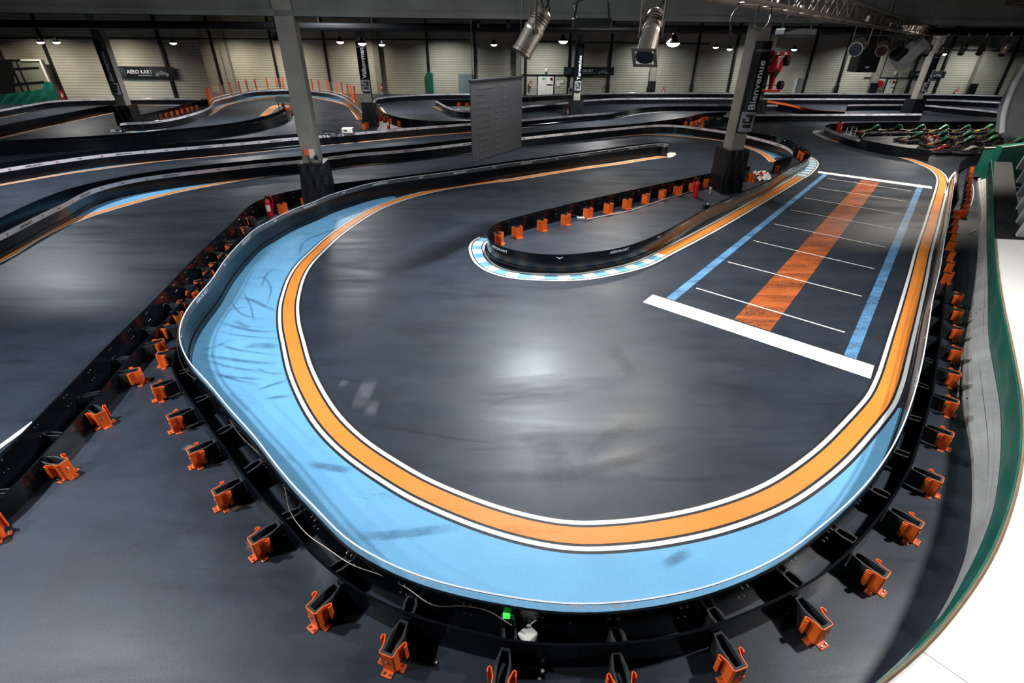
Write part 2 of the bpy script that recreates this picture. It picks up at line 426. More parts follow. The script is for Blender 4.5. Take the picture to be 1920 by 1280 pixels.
# ---- the orange floor bracket: bent plate with curled wings, three bolted feet, rubber buffer
def bracket_proto():
    root = empty('floor_bracket')
    bm = NB(); t = .008
    w, yb, hh = .060, .125, .225
    # plan line of the plate from the left curl round the back to the right curl
    line = [(-.104, .030), (-.110, .012), (-.106, -.004), (-.094, -.012), (-.083, -.004), (-w-.008, .035), (-w, .058), (-w, yb-.01), (-w+.01, yb), (w-.01, yb), (w, yb-.01), (w, .058), (w+.008, .035), (.083, -.004), (.094, -.012), (.106, -.004), (.110, .012), (.104, .030)]
    line = [(x, y) for x, y in line]
    top = []
    def zt(x, y): return hh if y > -.015 else hh-.004
    P = [Vector((x, y, 0)) for x, y in line]; N = normals(P)
    rows = []
    for p, n in zip(P, N):
        a = p+n*(t/2); b = p-n*(t/2)
        foot = .012 if p.y > .05 else .055
        rows.append([bm.verts.new((a.x, a.y, foot)), bm.verts.new((a.x, a.y, hh)), bm.verts.new((b.x, b.y, hh)), bm.verts.new((b.x, b.y, foot))])
    for a, b in zip(rows, rows[1:]):
        for i in range(4): face(bm, [a[i], a[(i+1) % 4], b[(i+1) % 4], b[i]])
    face(bm, rows[0]); face(bm, rows[-1][::-1])
    bmesh.ops.recalc_face_normals(bm, faces=bm.faces[:])
    obj('bracket_plate', bm, M['bracket'], root)
    feet = []
    for (x0, y0, x1, y1) in ((-.046, yb-.006, .046, yb+.055), (-w-.055, .045, -w+.004, .11), (w-.004, .045, w+.055, .11)):
        f = NB(); bbox(f, (x0, y0, 0), (x1, y1, .012), .004); feet.append(obj('foot_plate', f, M['bracket'], root))
    obj('rubber_buffer', loop_mesh(.28, .108, .222), M['rubber2'], root).location = (0, -.02, 0)
    bo = None
    for fi, x, y in ((0, -.025, yb+.032), (0, .025, yb+.032), (1, -w-.03, .06), (1, -w-.03, .094), (2, w+.03, .06), (2, w+.03, .094)):
        if bo is None:
            b = NB(); lathe(b, [(.011, 0), (.011, .006), (.007, .012)], 8); bo = obj('bolt', b, M['steel'], feet[0]); q = bo
        else: q = bo.copy(); C.objects.link(q); q.parent = feet[fi]
        q.location = (x, y, .012)
    b = NB(); Mx = Matrix.Translation((0, yb+.004, .13)) @ Matrix.Rotation(-PI/2, 4, 'X'); lathe(b, [(.012, 0), (.012, .006), (.006, .012)], 8, Mx)
    obj('plate_bolt', b, M['steel'], root)
    return root
def bracket_far():
    root = empty('floor_bracket')
    bm = NB(); w, yb, hh = .115, .12, .30
    line = [(-.14, -.05), (-w, -.01), (-w, yb-.01), (-w+.012, yb), (w-.012, yb), (w, yb-.01), (w, -.01), (.14, -.05)]
    P = [Vector((x, y, 0)) for x, y in line]; N = normals(P); rows = []
    for p, n in zip(P, N):
        a = p+n*.004; b = p-n*.004
        rows.append([bm.verts.new((a.x, a.y, .0)), bm.verts.new((a.x, a.y, hh)), bm.verts.new((b.x, b.y, hh)), bm.verts.new((b.x, b.y, .0))])
    for a, b in zip(rows, rows[1:]):
        for i in range(4): face(bm, [a[i], a[(i+1) % 4], b[(i+1) % 4], b[i]])
    face(bm, rows[0]); face(bm, rows[-1][::-1]); bmesh.ops.recalc_face_normals(bm, faces=bm.faces[:])
    box(bm, (-.09, yb, 0), (.09, yb+.05, .012))
    obj('bracket_plate', bm, M['bracket'], root)
    obj('rubber_buffer', loop_mesh(.24, .13, .275), M['rubber2'], root)
    return root
ORD = 'first second third fourth fifth sixth seventh eighth ninth tenth eleventh twelfth thirteenth fourteenth fifteenth sixteenth seventeenth eighteenth nineteenth twentieth'.split()
def ordw(i): return ORD[i] if i < 20 else 'twenty-'+ORD[i-20]
_BN = [None]; _BF = [None]
def brackets(pts, toward, phrase, group, near=True, z=0.0, scale=1.0, snap=None):
    """pts: surveyed feet; toward: path of the board they hold"""
    for i, (x, y) in enumerate(pts):
        cell = _BN if near else _BF
        if cell[0] is None:
            cell[0] = bracket_proto() if near else bracket_far(); o = cell[0]
        else: o = copy_tree(cell[0])
        p = G(x, y, z); p.z = 0; q, k = nearest(toward, p); v = p-q
        if snap:
            n_ = normals(toward)[k]*(snap[0]); v = n_; p = q+n_*snap[1]
        if v.length < .05: v = Vector((0, -1, 0))
        o.location = p; o.rotation_euler = (0, 0, math.atan2(v.y, v.x)-PI/2); sc_ = scale*(1.07 if near else 1); o.scale = (sc_, sc_, sc_)
        tag(o, phrase.replace('#', ordw(i)), 'bracket', group)

# ------------------------------------------------------------------ setting: floor, walls, ceiling
bm = NB(); f = [bm.verts.new(c) for c in ((-75, -14, 0), (75, -14, 0), (75, YW+1, 0), (-75, YW+1, 0))]; face(bm, f)
FLOOR = tag(obj('floor', bm, M['floor']), 'dark grey polished track floor with painted markings', 'floor', kind='structure')
bm = NB(); k_ = W(383, 120, YL); k2_ = k_*(YW/YL)
plan = [(-75, YL), (k_.x, YL), (k2_.x, YW), (75, YW), (75, YW+.3), (k2_.x-.3, YW+.3), (k_.x-.3, YL+.3), (-75, YL+.3)]
prism(bm, plan[::1], 0, 8); bmesh.ops.recalc_face_normals(bm, faces=bm.faces[:]); bmesh.ops.triangulate(bm, faces=[f for f in bm.faces if len(f.verts) > 4]); WALL = tag(obj('wall_back', bm, M['wall']), 'cream ribbed cladding wall at the far end of the hall', 'wall', kind='structure')
for nm, lo, hi in (('wall_left', (-75.3, -14, 0), (-75, YW, 8)), ('wall_right', (75, -14, 0), (75.3, YW, 8)), ('wall_front', (-75, -14.3, 0), (75, -14, 8))):
    bm = NB(); box(bm, lo, hi); tag(obj(nm, bm, M['wall']), 'cream cladding '+nm.replace('_', ' ')+' of the hall', 'wall', kind='structure')
bm = NB(); box(bm, (-75, -14, 7.6), (75, YW, 7.8)); CEIL = tag(obj('ceiling', bm, M['ceil']), 'dark sheet metal roof of the hall', 'ceiling', kind='structure')

# ---- painted markings (children of the floor)
_pz = [0.004]
def paint_poly(name, pts, mat, z=None):
    bm = NB(); z = z or .006
    face(bm, [bm.verts.new((p.x, p.y, z)) for p in pts]); bmesh.ops.triangulate(bm, faces=bm.faces[:]); 
    for f_ in bm.faces:
        if f_.normal.z < 0: f_.normal_flip()
    return obj(name, bm, mat, FLOOR)
def paint_strip(name, A, B, mat, z=.005):
    bm = NB(); n = min(len(A), len(B))
    a = [bm.verts.new((p.x, p.y, z)) for p in A[:n]]; b = [bm.verts.new((p.x, p.y, z)) for p in B[:n]]
    for i in range(n-1): face(bm, [a[i], a[i+1], b[i+1], b[i]])
    bm.normal_update()
    for f_ in bm.faces:
        if f_.normal.z < 0: f_.normal_flip()
    return obj(name, bm, mat, FLOOR)
def racing_band(P, half=.105, gap=.032, wh=.055, outline=True, z=.006, w_out=.0):
    """orange racing line between two white lines"""
    if outline:
        e = half+gap+wh+.035
        paint_strip('dark_line', offset(P, -e), offset(P, e), M['dark'], z-.002)
    paint_strip('orange_line', offset(P, -half), offset(P, half), M['orange'], z)
    paint_strip('white_line', offset(P, half+gap), offset(P, half+gap+wh), M['white'], z)
    paint_strip('white_line', offset(P, -half-gap), offset(P, -half-gap-wh), M['white'], z)
def kerb_band(P, half=.12, gap=.028, wh=.06, pitch=.30, z=.006):
    e = half+gap+wh+.03
    paint_strip('dark_line', offset(P, -e), offset(P, e), M['dark'], z-.002)
    paint_strip('white_line', offset(P, half+gap), offset(P, half+gap+wh), M['white'], z)
    paint_strip('white_line', offset(P, -half-gap), offset(P, -half-gap-wh), M['white'], z)
    bm = NB(); L = arclen(P); s = 0.0; k = 0; N = normals(P)
    while s < L[-1]-.02:
        e1 = min(s+pitch, L[-1]); ss = [s+(e1-s)*j/3 for j in range(4)]; ra = []
        for u in ss:
            p, d = at(P, L, u); n = Vector((-d.y, d.x, 0)); ra.append((bm.verts.new((p.x+n.x*half, p.y+n.y*half, z)), bm.verts.new((p.x-n.x*half, p.y-n.y*half, z))))
        for a, b in zip(ra, ra[1:]):
            f_ = face(bm, [a[0], a[1], b[1], b[0]], k % 2)
        s = e1; k += 1
    bm.normal_update()
    for f_ in bm.faces:
        if f_.normal.z < 0: f_.normal_flip()
    obj('checked_kerb', bm, [M['blue'], M['white']], FLOOR)

RING_LINE = [(1241,294),(1197,300.5),(1160,306.5),(1080,317),(960,336.5),(895,344),(830,354),(790,363),(755,372.5),(705,391.5),(655,421.5),(623,445),(596,470),(571.5,495),(556,520),(547.5,545),(542,570),(541.5,595),(544,617),(549.4,640),(562,690),(584,740),(616,790),(667,840),(741,890),(784,915),(839,940),(900,964),(960,983),(1020,997),(1080,1004.5),(1145,1003),(1210,997),(1310,979),(1385,957),(1440,935),(1474,917),(1514,890),(1561,852),(1597,815),(1635,772),(1652,750),(1669,711),(1679,677),(1689,640),(1700,600),(1708,570),(1720.6,520),(1732,470),(1745,427),(1754,395),(1761,370),(1766,350),(1767,337),(1762,327),(1751,317.5),(1730,308),(1697,296),(1653,284),(1609,274),(1570,265),(1546,259.5)]
RL = smooth_path(spline(GG(RING_LINE), .12), 2)
racing_band(RL)
# start grid
def quad(name, pts, mat, z=.007): return paint_poly(name, GG(pts), mat, z)
quad('grid_side_stripe', [(1249,559),(1265,564),(1552,327),(1544,326)], M['blue2'])
quad('grid_side_stripe', [(1582,666),(1605,674),(1730,352),(1719,351)], M['blue2'])
quad('grid_centre_stripe', [(1376,599),(1444,621),(1649,342.5),(1615,337.5)], M['orange2'], .005)
quad('start_line', [(1224,552.5),(1639,686),(1632,711),(1205,567)], M['white'], .009)
quad('start_line', [(1534,321),(1747,350),(1747,354.5),(1533,324.5)], M['white'], .009)
gl = [(1551.3,335),(1532,352),(1508.8,371.3),(1481.8,393.8),(1450.5,420),(1412,451.3),(1364.5,491.3),(1305.5,540.5)]
gr = [(1707.5,358.3),(1698.8,377.8),(1687.5,401.5),(1674.5,429.5),(1658.8,463.3),(1639.5,504.5),(1615,555.8),(1583.8,623.5)]
for a, b in zip(gl, gr):
    A, B = G(*a), G(*b); d = (B-A).normalized(); n = Vector((-d.y, d.x, 0))*.024
    paint_poly('grid_line', [A-n, B-n, B+n, A+n], M['white'], .009)

# kerb and line round the hairpin island
HK = [(910,447),(900,452),(894,462),(897,478),(908,494),(930,507),(960,515),(1005,519),(1060,520),(1100,517.5),(1135,511.5),(1175,503),(1210,492),(1240,476.5)]
kerb_band(smooth_path(spline(GG(HK), .1), 2))
HL = [(1240,476.5),(1335,427.5),(1440,367),(1480,343.5),(1499,332)]
racing_band(smooth_path(spline(GG(HL), .15), 1), half=.12, gap=.028, wh=.06)
kerb_band(smooth_path(spline(GG([(1499,332),(1513,322),(1522,312),(1524,304),(1517,297),(1508,292)]), .1), 2), half=.15)

# ------------------------------------------------------------------ main barriers
RING_TOP = [(1253,270.5),(1244,269),(1235,269.4),(1195,273.6),(1147,280),(1085,288.8),(1022,297.5),(960,305.5),(855,320.5),(780,330),(700,342),(660.6,352.3),(618.4,365),(587.5,378),(542,395),(505,414),(480,427.5),(462.5,442.5),(425,482),(394,527),(362.5,563),(345,589),(337.5,610),(335.5,628),(340.6,652),(348,667.5),(357,682),(390,717),(425,760),(480,821),(512,864),(555,915),(602,962),(640,1003),(705,1044),(782,1078),(877,1104),(960,1119),(1017,1128),(1075,1132),(1130,1131),(1177,1128),(1270,1113),(1335,1097),(1430,1060),(1490,1025),(1545,982),(1575,957),(1620,912),(1652,872),(1687,812),(1710,752),(1727,690),(1737,638),(1750,557),(1762,507),(1772,445),(1779,412),(1784,378),(1789,345),(1791,325)]
ring = barrier('ring', 'black double barrier with clear film strip curving round the big blue bend', RING_TOP, .56, (1050,750), band=False, step=.15, dark_text=True, lip=.11, bolts=True)
RP, RS, RH = BOARDS['ring']
B2_TOP = [(333,648),(326,664),(322,684),(333,713),(362,756),(392,800),(425,846),(480,922),(520,963),(585,1038),(655,1096),(730,1137),(790,1158),(855,1177),(960,1201),(1010,1207),(1060,1209),(1135,1207),(1225,1199),(1335,1174),(1440,1131),(1515,1094),(1582,1044),(1655,960),(1705,880),(1727,815),(1747,747),(1759,672),(1764,640),(1769,590),(1774,529)]
B2 = [Vector((p.x, p.y, 0)) for p in smooth_path(spline(GG(B2_TOP, .33), .15), 2)]
bm = NB(); sweep(bm, B2, [(.012, 0), (.012, .33), (-.012, .33), (-.012, 0)], RS); obj('outer_board', bm, M['rubber'], ring, 'angle')
L2 = arclen(B2)
spacers(ring, RP, B2, gap=.93, s0=.75, h=.25)
# blue run-off inside the bend
inner = offset(RL, side_of(RL, G(450,600))*.215)
i0 = nearest(inner, G(745,372))[1]; i1 = nearest(inner, G(1690,770))[1]
a, b_ = min(i0, i1), max(i0, i1); IN = inner[a:b_+1]
ring_in = offset(RP, RS*.02)
o0 = nearest(ring_in, IN[0])[1]; o1 = nearest(ring_in, IN[-1])[1]
OUT = ring_in[min(o0, o1):max(o0, o1)+1]
if o0 > o1: OUT = OUT[::-1]
n_ = 160
ro = paint_strip('blue_runoff', resample(IN, n=n_), resample(OUT, n=n_), M['blue'], .0035)
ro['label'] = 'light blue run-off area with tyre marks'
# tyre marks on the blue and the asphalt: dark smears
M['smear'] = simple('tyre_smear', (44, 62, 84), .5, var=.3, scale=20)
M['smear2'] = simple('asphalt_smear', (38, 41, 47), .45, var=.3, scale=20)
def smear(mat, tag_=None, k=.6):
    m, nt, b = nodes(tag_); c = lin(mat); b.inputs['Base Color'].default_value = (*c, 1); b.inputs['Roughness'].default_value = .5
    mm = nd(nt, 'ShaderNodeMath', operation='MULTIPLY'); nt.links.new(ramp(nt, noise(nt, 150, 3, .8), [(.34, 0.0), (.60, 1.0)]), mm.inputs[0]); nt.links.new(ramp(nt, noise(nt, 4, 4, .6), [(.28, .25*k), (.55, k)]), mm.inputs[1])
    at_ = nd(nt, 'ShaderNodeAttribute', attribute_name='fade'); m2 = nd(nt, 'ShaderNodeMath', operation='MULTIPLY'); nt.links.new(mm.outputs[0], m2.inputs[0]); nt.links.new(at_.outputs['Fac'], m2.inputs[1])
    nt.links.new(m2.outputs[0], b.inputs['Alpha']); return m
M['smear'] = smear((44, 66, 92), 'tyre_smear_on_blue'); M['smear2'] = smear((30, 33, 38), 'tyre_smear_on_asphalt', .42)
M['scuff'] = smear((170, 172, 178), 'pale_scuff', .32)
def mark(pts, w, mat, name='tyre_mark', z=.0105):
    P = spline(GG(pts), .08); n = len(P); ww = [w*min(1, 4*i/n, 4*(n-1-i)/n)/2 for i in range(n)]
    N = normals(P); bm = NB(); lay = bm.verts.layers.float.new('fade'); rows = []
    for i, (p, q, k) in enumerate(zip(P, N, ww)):
        e = min(1, 3.5*i/n, 3.5*(n-1-i)/n); row = []
        for u, f in ((-1, 0), (-.6, .8), (0, 1), (.6, .8), (1, 0)):
            v = bm.verts.new((p.x+q.x*w/2*u, p.y+q.y*w/2*u, z)); v[lay] = f*e; row.append(v)
        rows.append(row)
    for a, b in zip(rows, rows[1:]):
        for i in range(4): face(bm, [a[i], a[i+1], b[i+1], b[i]])
    obj(name, bm, mat, FLOOR)
for pts, w in (([(445,557),(470,562),(500,576),(520,585)], .1), ([(400,600),(430,610),(480,621),(525,622)], .09), ([(440,600),(455,610),(470,615)], .12), ([(372,665),(420,672),(480,680),(530,683)], .1), ([(375,658),(410,648),(432,638)], .09), ([(455,650),(490,648),(525,652)], .22), ([(570,865),(600,873),(640,880),(675,884)], .13), ([(660,1005),(720,1004),(800,995),(870,988)], .14), ([(1240,1062),(1265,1048),(1300,1030)], .13), ([(480,733),(510,722),(545,712)], .07), ([(495,748),(520,745),(548,742)], .08), ([(480,690),(505,700),(535,702)], .06), ([(390,700),(430,707),(500,712)], .08)):
    mark(pts, w, M['smear'])
for pts, w in (([(455,545),(470,575),(478,610)], .05), ([(460,530),(490,520),(508,540),(500,575)], .05), ([(430,560),(455,590),(500,600)], .05), ([(600,440),(570,455),(560,480)], .06), ([(640,425),(600,440),(575,450)], .16), ([(520,500),(500,515),(490,540)], .07), ([(396,640),(440,655),(500,664),(535,668)], .07), ([(376,672),(430,688),(500,698)], .06), ([(385,690),(440,712),(490,722)], .05), ([(405,620),(440,628),(500,634),(525,634)], .05), ([(700,388),(650,405),(620,420)], .2), ([(420,585),(445,578),(465,577)], .05)):
    mark(pts, w, M['smear'])
for pts, w in (([(680,795),(760,805),(860,822),(960,830)], .07), ([(800,880),(880,892),(960,895),(1080,885),(1180,862),(1250,840),(1330,815)], .22), ([(850,842),(930,840),(1020,835)], .06), ([(1150,878),(1200,894),(1300,897),(1400,890)], .08), ([(1085,870),(1140,820),(1200,790)], .25), ([(900,770),(960,745),(1050,735)], .1), ([(590,700),(650,712),(720,716)], .06)):
    mark(pts, w, M['smear2'])
for pts, w in (([(1000,805),(1030,850),(1062,920),(1078,930)], .55), ([(1140,640),(1165,675),(1195,712)], .3)):
    mark(pts, w, M['smear2'], 'oil_stain', .012)
for pts, w in (([(700,708),(682,740),(672,770)], .28), ([(650,712),(638,728)], .15), ([(705,750),(690,785)], .2)):
    mark(pts, w, M['scuff'], 'pale_scuff', .012)

M['dust'] = smear((196, 172, 150), 'sandy_dust', .75)
for pts, w in (([(478,1035),(492,1015),(512,1002)], .34), ([(330,808),(345,806),(362,802)], .16), ([(428,953),(442,951),(456,947)], .14), ([(345,838),(362,842)], .12)):
    mark(pts, w, M['dust'], 'dust_patch', .012)
LEFT_TOP = [(-60,900),(0,851),(60,790),(110,740),(205,642),(275,575),(375,472),(435,417),(475,380),(525,362),(582,351.5),(630,344),(700,335.5),(780,326),(855,316),(960,301),(1022,293.5),(1085,285),(1147,276.5),(1195,270),(1235,266.5),(1246,267)]
left = barrier('left', 'black double barrier running from the bottom left edge up to the concrete column', LEFT_TOP, .45, (150,600), band=False, step=.25, bolts=True)
LB = [(-70,985),(0,935),(105,825),(175,750),(245,667),(317,592),(375,525),(425,470),(457,438)]
LP = [Vector((p.x, p.y, 0)) for p in smooth_path(spline(GG(LB, .27), .2), 1)]
bm = NB(); sweep(bm, LP, [(.012, 0), (.012, .27), (-.012, .27), (-.012, 0)], BOARDS['left'][1]); obj('outer_board', bm, M['rubber'], left, 'angle')
spacers(left, BOARDS['left'][0], LP, gap=.93, s0=.5, h=.24, w=.085)

# hairpin island
ISL_NEAR = [(1406,311),(1378,316),(1327,325.5),(1235,345),(1135,366.5),(1047,386.5),(985,402),(945,413),(925,421.5),(915,431),(913,442),(920,453),(934,461),(960,469),(995,475),(1035,478),(1075,477),(1110,473),(1150,467),(1185,459),(1242,436.5),(1335,386.5),(1440,339.5),(1480,316),(1511,299),(1519,293),(1521,287),(1511,279),(1492,269),(1455,255.5),(1392,245.5),(1351,240.5),(1330,236),(1321,232),(1322,227),(1335,222.5),(1360,219)]
barrier('island', 'black board barrier looping round the grey hairpin island', ISL_NEAR, .45, (1080,560), band=False, step=.15, bolts=True, dark_text=True)
IP = BOARDS['island'][0]
B4 = [(-60,467),(0,438.5),(87,395),(122,379),(148,364),(180,351.5),(234,337.5),(300,327),(400,315.5),(480,307),(572,298.5),(680,286),(730,282.5),(805,275),(884,266),(977,257),(1085,246),(1160,239),(1197,235.5),(1235,233),(1272,234),(1322,240),(1351,244),(1385,249.5),(1417,257),(1455,267),(1478,276),(1487,285),(1484,291.5),(1472,296.5),(1452,302)]
barrier('b4', 'white-banded barrier along the far side of the track behind the near concrete column', B4, .50, (960,320), band=True, step=.3)
B4R = [(-60,440),(0,408),(20,398),(78,371.5),(141,350),(219,332.5),(300,319),(400,307.5),(480,299.5),(570,291.5),(680,279.5),(805,268),(884,259),(977,250.5),(1060,241.5),(1160,234.5),(1240,226),(1290,219),(1310,213.5),(1340,210.5),(1362,209.5)]
barrier('b4r', 'plain black barrier board directly behind the white-banded barrier across mid hall', B4R, .50, (700,262), band=False, step=.3)
B5 = [(-60,327),(0,316),(94,301.5),(187.5,289),(300,279),(440,267.5),(571,256),(665,248),(767,239),(882.5,230.5),(977,223.5),(1072,215.5),(1147,209.5),(1172,205),(1200,199),(1225,196.8),(1260,195.6),(1337,195.4),(1480,196)]
barrier('b5', 'white-banded barrier in the second row, running behind the hanging screen', B5, .50, (700,275), band=True, step=.4)
B5R = [(-60,316),(0,305.5),(94,292),(187.5,280.5),(300,270.5),(440,260),(571,249.5)]
barrier('b5r', 'plain black barrier board behind the second white-banded row at far left', B5R, .50, (150,275), band=False, step=.4)
B5E = [(1590,195.8),(1607,195.2),(1700,195),(1730,195.6),(1776,199.5),(1834,204.5),(1880,209.5),(1935,217)]
barrier('b5e', 'white-banded barrier bending right behind the parked karts', B5E, .50, (1760,215), band=True, step=.5)
B6 = [(-60,270),(0,264),(109,258),(219,251.5),(325,242.5),(440,229.5),(490,219),(520,209),(530,202),(527,196),(532,193)]
barrier('b6r', 'black barrier board on the far side of the thin curled island at left', B6, .50, (300,240), band=False, step=.35)
B6N = [(-60,274),(0,270),(109,264.5),(219,258),(325,249),(440,236),(490,227),(527,216),(543,207),(548,199),(546,194)]
barrier('b6n', 'black barrier board on the near side of the thin curled island at left', B6N, .50, (400,262), band=False, step=.35)
B7 = [(-60,250),(0,235.5),(107,215),(210,196.5),(219,198),(221,200)]
barrier('b7', 'black barrier board slanting up to the far left concrete column', B7, .50, (200,225), band=False, step=.4)
B8 = [(-60,213),(0,205),(50,196),(107,187.5),(160,185.5),(215,184.5),(300,184),(375,184),(392,186)]
barrier('b8', 'white-banded outer barrier at far left below the wall sign', B8, .50, (150,205), band=True, step=.5)
B9 = [(224,231),(228,229.5),(280,227.5),(325,221),(375,207.5),(394,199),(399,190),(406,186),(440,177.5),(477,170),(527,167.5),(552,167.5),(592,170),(621,174),(646,182.5),(662,194),(677,207.5),(684,218)]
barrier('b9', 'white-banded barrier wrapping the far left loop below the orange posts', B9, .50, (560,215), band=True, step=.3)
B9R = [(258,216),(331,200),(377,186.5),(392,185)]
barrier('b9r', 'short black barrier board behind the orange brackets at far left', B9R, .50, (300,200), band=False, step=.4)
B10 = [(697,190),(702,186.5),(711,182.5),(742,179),(805,176),(880,175),(977,180),(1010,178),(1065,175.6),(1095,175),(1160,173.5),(1366,173.5),(1432,174),(1620,174.5),(1780,176),(1900,179)]
barrier('b10', 'white-banded outermost barrier in front of the back wall', B10, .50, (800,190), band=True, step=.6)
B10N = [(693,188),(708,200),(722,211.5),(755,221),(805,226),(882,226.5),(930,225)]
barrier('b10n', 'black barrier board curving in front of the far middle loop', B10N, .50, (800,200), band=False, step=.3)
B11 = [(816,187),(842,187),(880,186.5),(930,183)]
barrier('b11r', 'short black barrier board at the back of the small far island', B11, .50, (830,180), band=False, step=.4)
B11N = [(816,188),(819,189),(842,201),(861,205.6),(882,207),(930,206),(977,199),(1069,190.6),(1091,188),(1147,184),(1200,183.5),(1341,183),(1432,184),(1620,184.5),(1780,186.5),(1900,192)]
barrier('b11n', 'white-banded barrier starting at the small far island and running right', B11N, .50, (845,220), band=True, step=.5)
B12 = [(1357,216),(1399,214),(1500,213.5),(1620,213),(1700,212.5),(1729,212.5)]
barrier('b12', 'white-banded barrier behind the open floor beside the red racing car column', B12, .50, (1500,250), band=True, step=.5)
B13 = [(1560,231),(1551,233),(1546.5,236),(1548,239),(1561,244),(1592,255),(1620,262.5),(1681,274),(1720,279),(1747,282.5)]
barrier('b13', 'short barrier with worn white band bordering the pit of parked karts', B13, .46, (1560,280), band=True, step=.3, s_range=(1.2, 7.2))
B13R = [(1556,231.5),(1575,230.5),(1650,229),(1760,228),(1900,227.5)]
barrier('b13r', 'plain black barrier behind the back row of parked karts', B13R, .46, (1650,240), band=False, step=.5)
BR = [(1796,372),(1795,340),(1797,318),(1802,304),(1813,295.5),(1828,290),(1846,284),(1862,279)]
barrier('pit_exit', 'black barrier with rounded corner beside the green tarpaulin', BR, .50, (1760,300), band=False, step=.2)

# ------------------------------------------------------------------ far painted lines
def line(px, half=.075, gap=.01, wh=.045, orange=True, out=False, step=.3):
    P = smooth_path(spline(GG(px), step), 1)
    racing_band(P, half, gap, wh, outline=out)
    return P
l4 = line([(-60,512),(0,487),(75,442),(150,410),(225,387),(325,361),(480,332.5),(576,320),(624,315),(700,307),(761,299),(884,285.6),(977,275),(1072,264),(1147,257),(1197,252.5),(1235,252.5),(1285,256),(1347,263),(1380,269),(1405,277),(1430,287.5),(1442,296),(1450,304)], .10, .02, .05, out=True)
def blue_between(px_in, px_out, z=.0035):
    A = spline(GG(px_in), .3); B = spline(GG(px_out), .3); n = 60
    paint_strip('blue_runoff', resample(A, n=n), resample(B, n=n), M['blue'], z)
blue_between([(90,440),(150,412),(225,389),(325,362),(470,335)], [(90,437),(150,392),(190,373),(260,352),(350,341),(470,333)])
blue_between([(1195,251),(1235,250.5),(1285,254),(1347,260.5),(1382,267),(1407,275),(1433,286),(1446,296)], [(1195,250),(1235,246.5),(1285,248),(1347,255),(1382,261),(1412,269),(1445,281),(1472,295)])
line([(-60,357),(0,347),(109,328),(219,312.5),(300,302),(440,289),(575,275),(680,265.6),(780,256),(884,247.5),(977,239.4),(1047,231),(1116,226)], .09, .012, .045)
blue_between([(-60,355),(0,344),(109,326),(219,311),(300,302)], [(-60,344),(0,336),(109,318),(219,305),(300,300)])
kerb_band(spline(GG([(1116,226),(1147,222.5),(1172,218),(1200,213.5),(1247,209)]), .3), .12, .02, .05, .6)
line([(1247,209),(1297,207.3),(1360,207),(1432,206.5),(1500,206.5)], .10, .012, .05)
line([(-60,296),(0,290.5),(141,278),(254,270)], .08, .012, .045)
kerb_band(spline(GG([(254,270),(350,262),(440,250.5),(465,246.5),(502,236.5),(535,226),(552,217),(557,208),(553,200),(546,196)]), .2), .16, .02, .05, .62)
line([(556,217),(560,209),(556,200),(549,196.5)], .22, .03, .06)
line([(495,217.5),(510,203.5),(520,197.5)], .22, .03, .06)
line([(-60,274),(0,259.5),(112,232.5),(217,210)], .10, .012, .05)
line([(-60,230),(0,221),(100,201),(150,197),(210,195.5),(275,197),(337,198)], .08, .01, .05)
blue_between([(105,199),(200,195),(275,196.3),(330,197.5)], [(105,198.5),(200,193),(275,192.5),(356,192.5)])
line([(320,237),(362,225),(394,214),(406,206),(419,199),(440,192.5),(477,185.6),(515,181),(555,180),(595,184),(627,190),(652,198),(665,210),(675,224)], .13, .02, .05)
blue_between([(400,207),(419,197),(440,190.5),(477,183.8),(515,179.4),(555,178.5),(595,182.3),(627,188),(650,195)], [(402,202),(419,193),(440,187),(477,180),(515,176.5),(555,176.5),(595,180),(627,185),(657,194)])
kerb_band(spline(GG([(216,247),(219,243),(230,246),(250,247.5),(280,245.5),(320,237.5)]), .2), .16, .02, .06, .5)
line([(708,197),(711,194),(736,189),(780,186.3),(884,185.3),(977,189),(1022,187),(1067,184.3),(1150,181.5)], .09, .01, .05)
line([(714,201),(719,208),(723,213)], .03, .01, .03)
line([(816,199.4),(830,206),(847,212)], .16, .02, .05)
kerb_band(spline(GG([(847,212),(862,216.5),(884,218),(930,216)]), .2), .12, .02, .05, .5)
line([(977,210.6),(1067,201),(1091,199),(1147,194.5),(1197,193.3),(1360,193.3),(1567,193.5)], .09, .01, .05)
line([(1395,227.5),(1417,225.3),(1500,225),(1620,225),(1722,224)], .09, .01, .05)
blue_between([(1330,236),(1345,233),(1360,231)], [(1328,233),(1345,226),(1360,224)])
line([(1600,206),(1694,206)], .10, .01, .06)
line([(1722,207.5),(1740,209),(1806,214),(1862,222),(1935,234)], .09, .01, .05)
blue_between([(1722,207),(1740,208),(1806,212.3),(1879,219)], [(1722,205.5),(1740,206),(1806,209.5),(1879,215.5)])
kerb_band(smooth_path(spline(GG([(1548,247),(1537,245),(1532,247.5),(1534,251),(1546,257),(1560,262)]), .15), 2), .16, .02, .05, .4)
paint_poly('turn_point_mark', GG([(1253,296),(1262,294),(1268,290),(1266,286.5),(1256,286),(1246,290)]), M['white'], .008)
line([(1241,294.5),(1254,292)], .10, .02, .05)

# pit lane edge line at right and small painted arc
P_ = spline(GG([(1771,362),(1779,340),(1786,328),(1792,322)]), .2); paint_strip('white_line', offset(P_, .03), offset(P_, -.03), M['white'], .006)
paint_poly('white_line', GG([(0,842),(0,834),(60,790),(62,797)]), M['white'], .006)
paint_poly('orange_line', GG([(-30,868),(-30,850),(0,836),(0,846)]), M['orange'], .006)

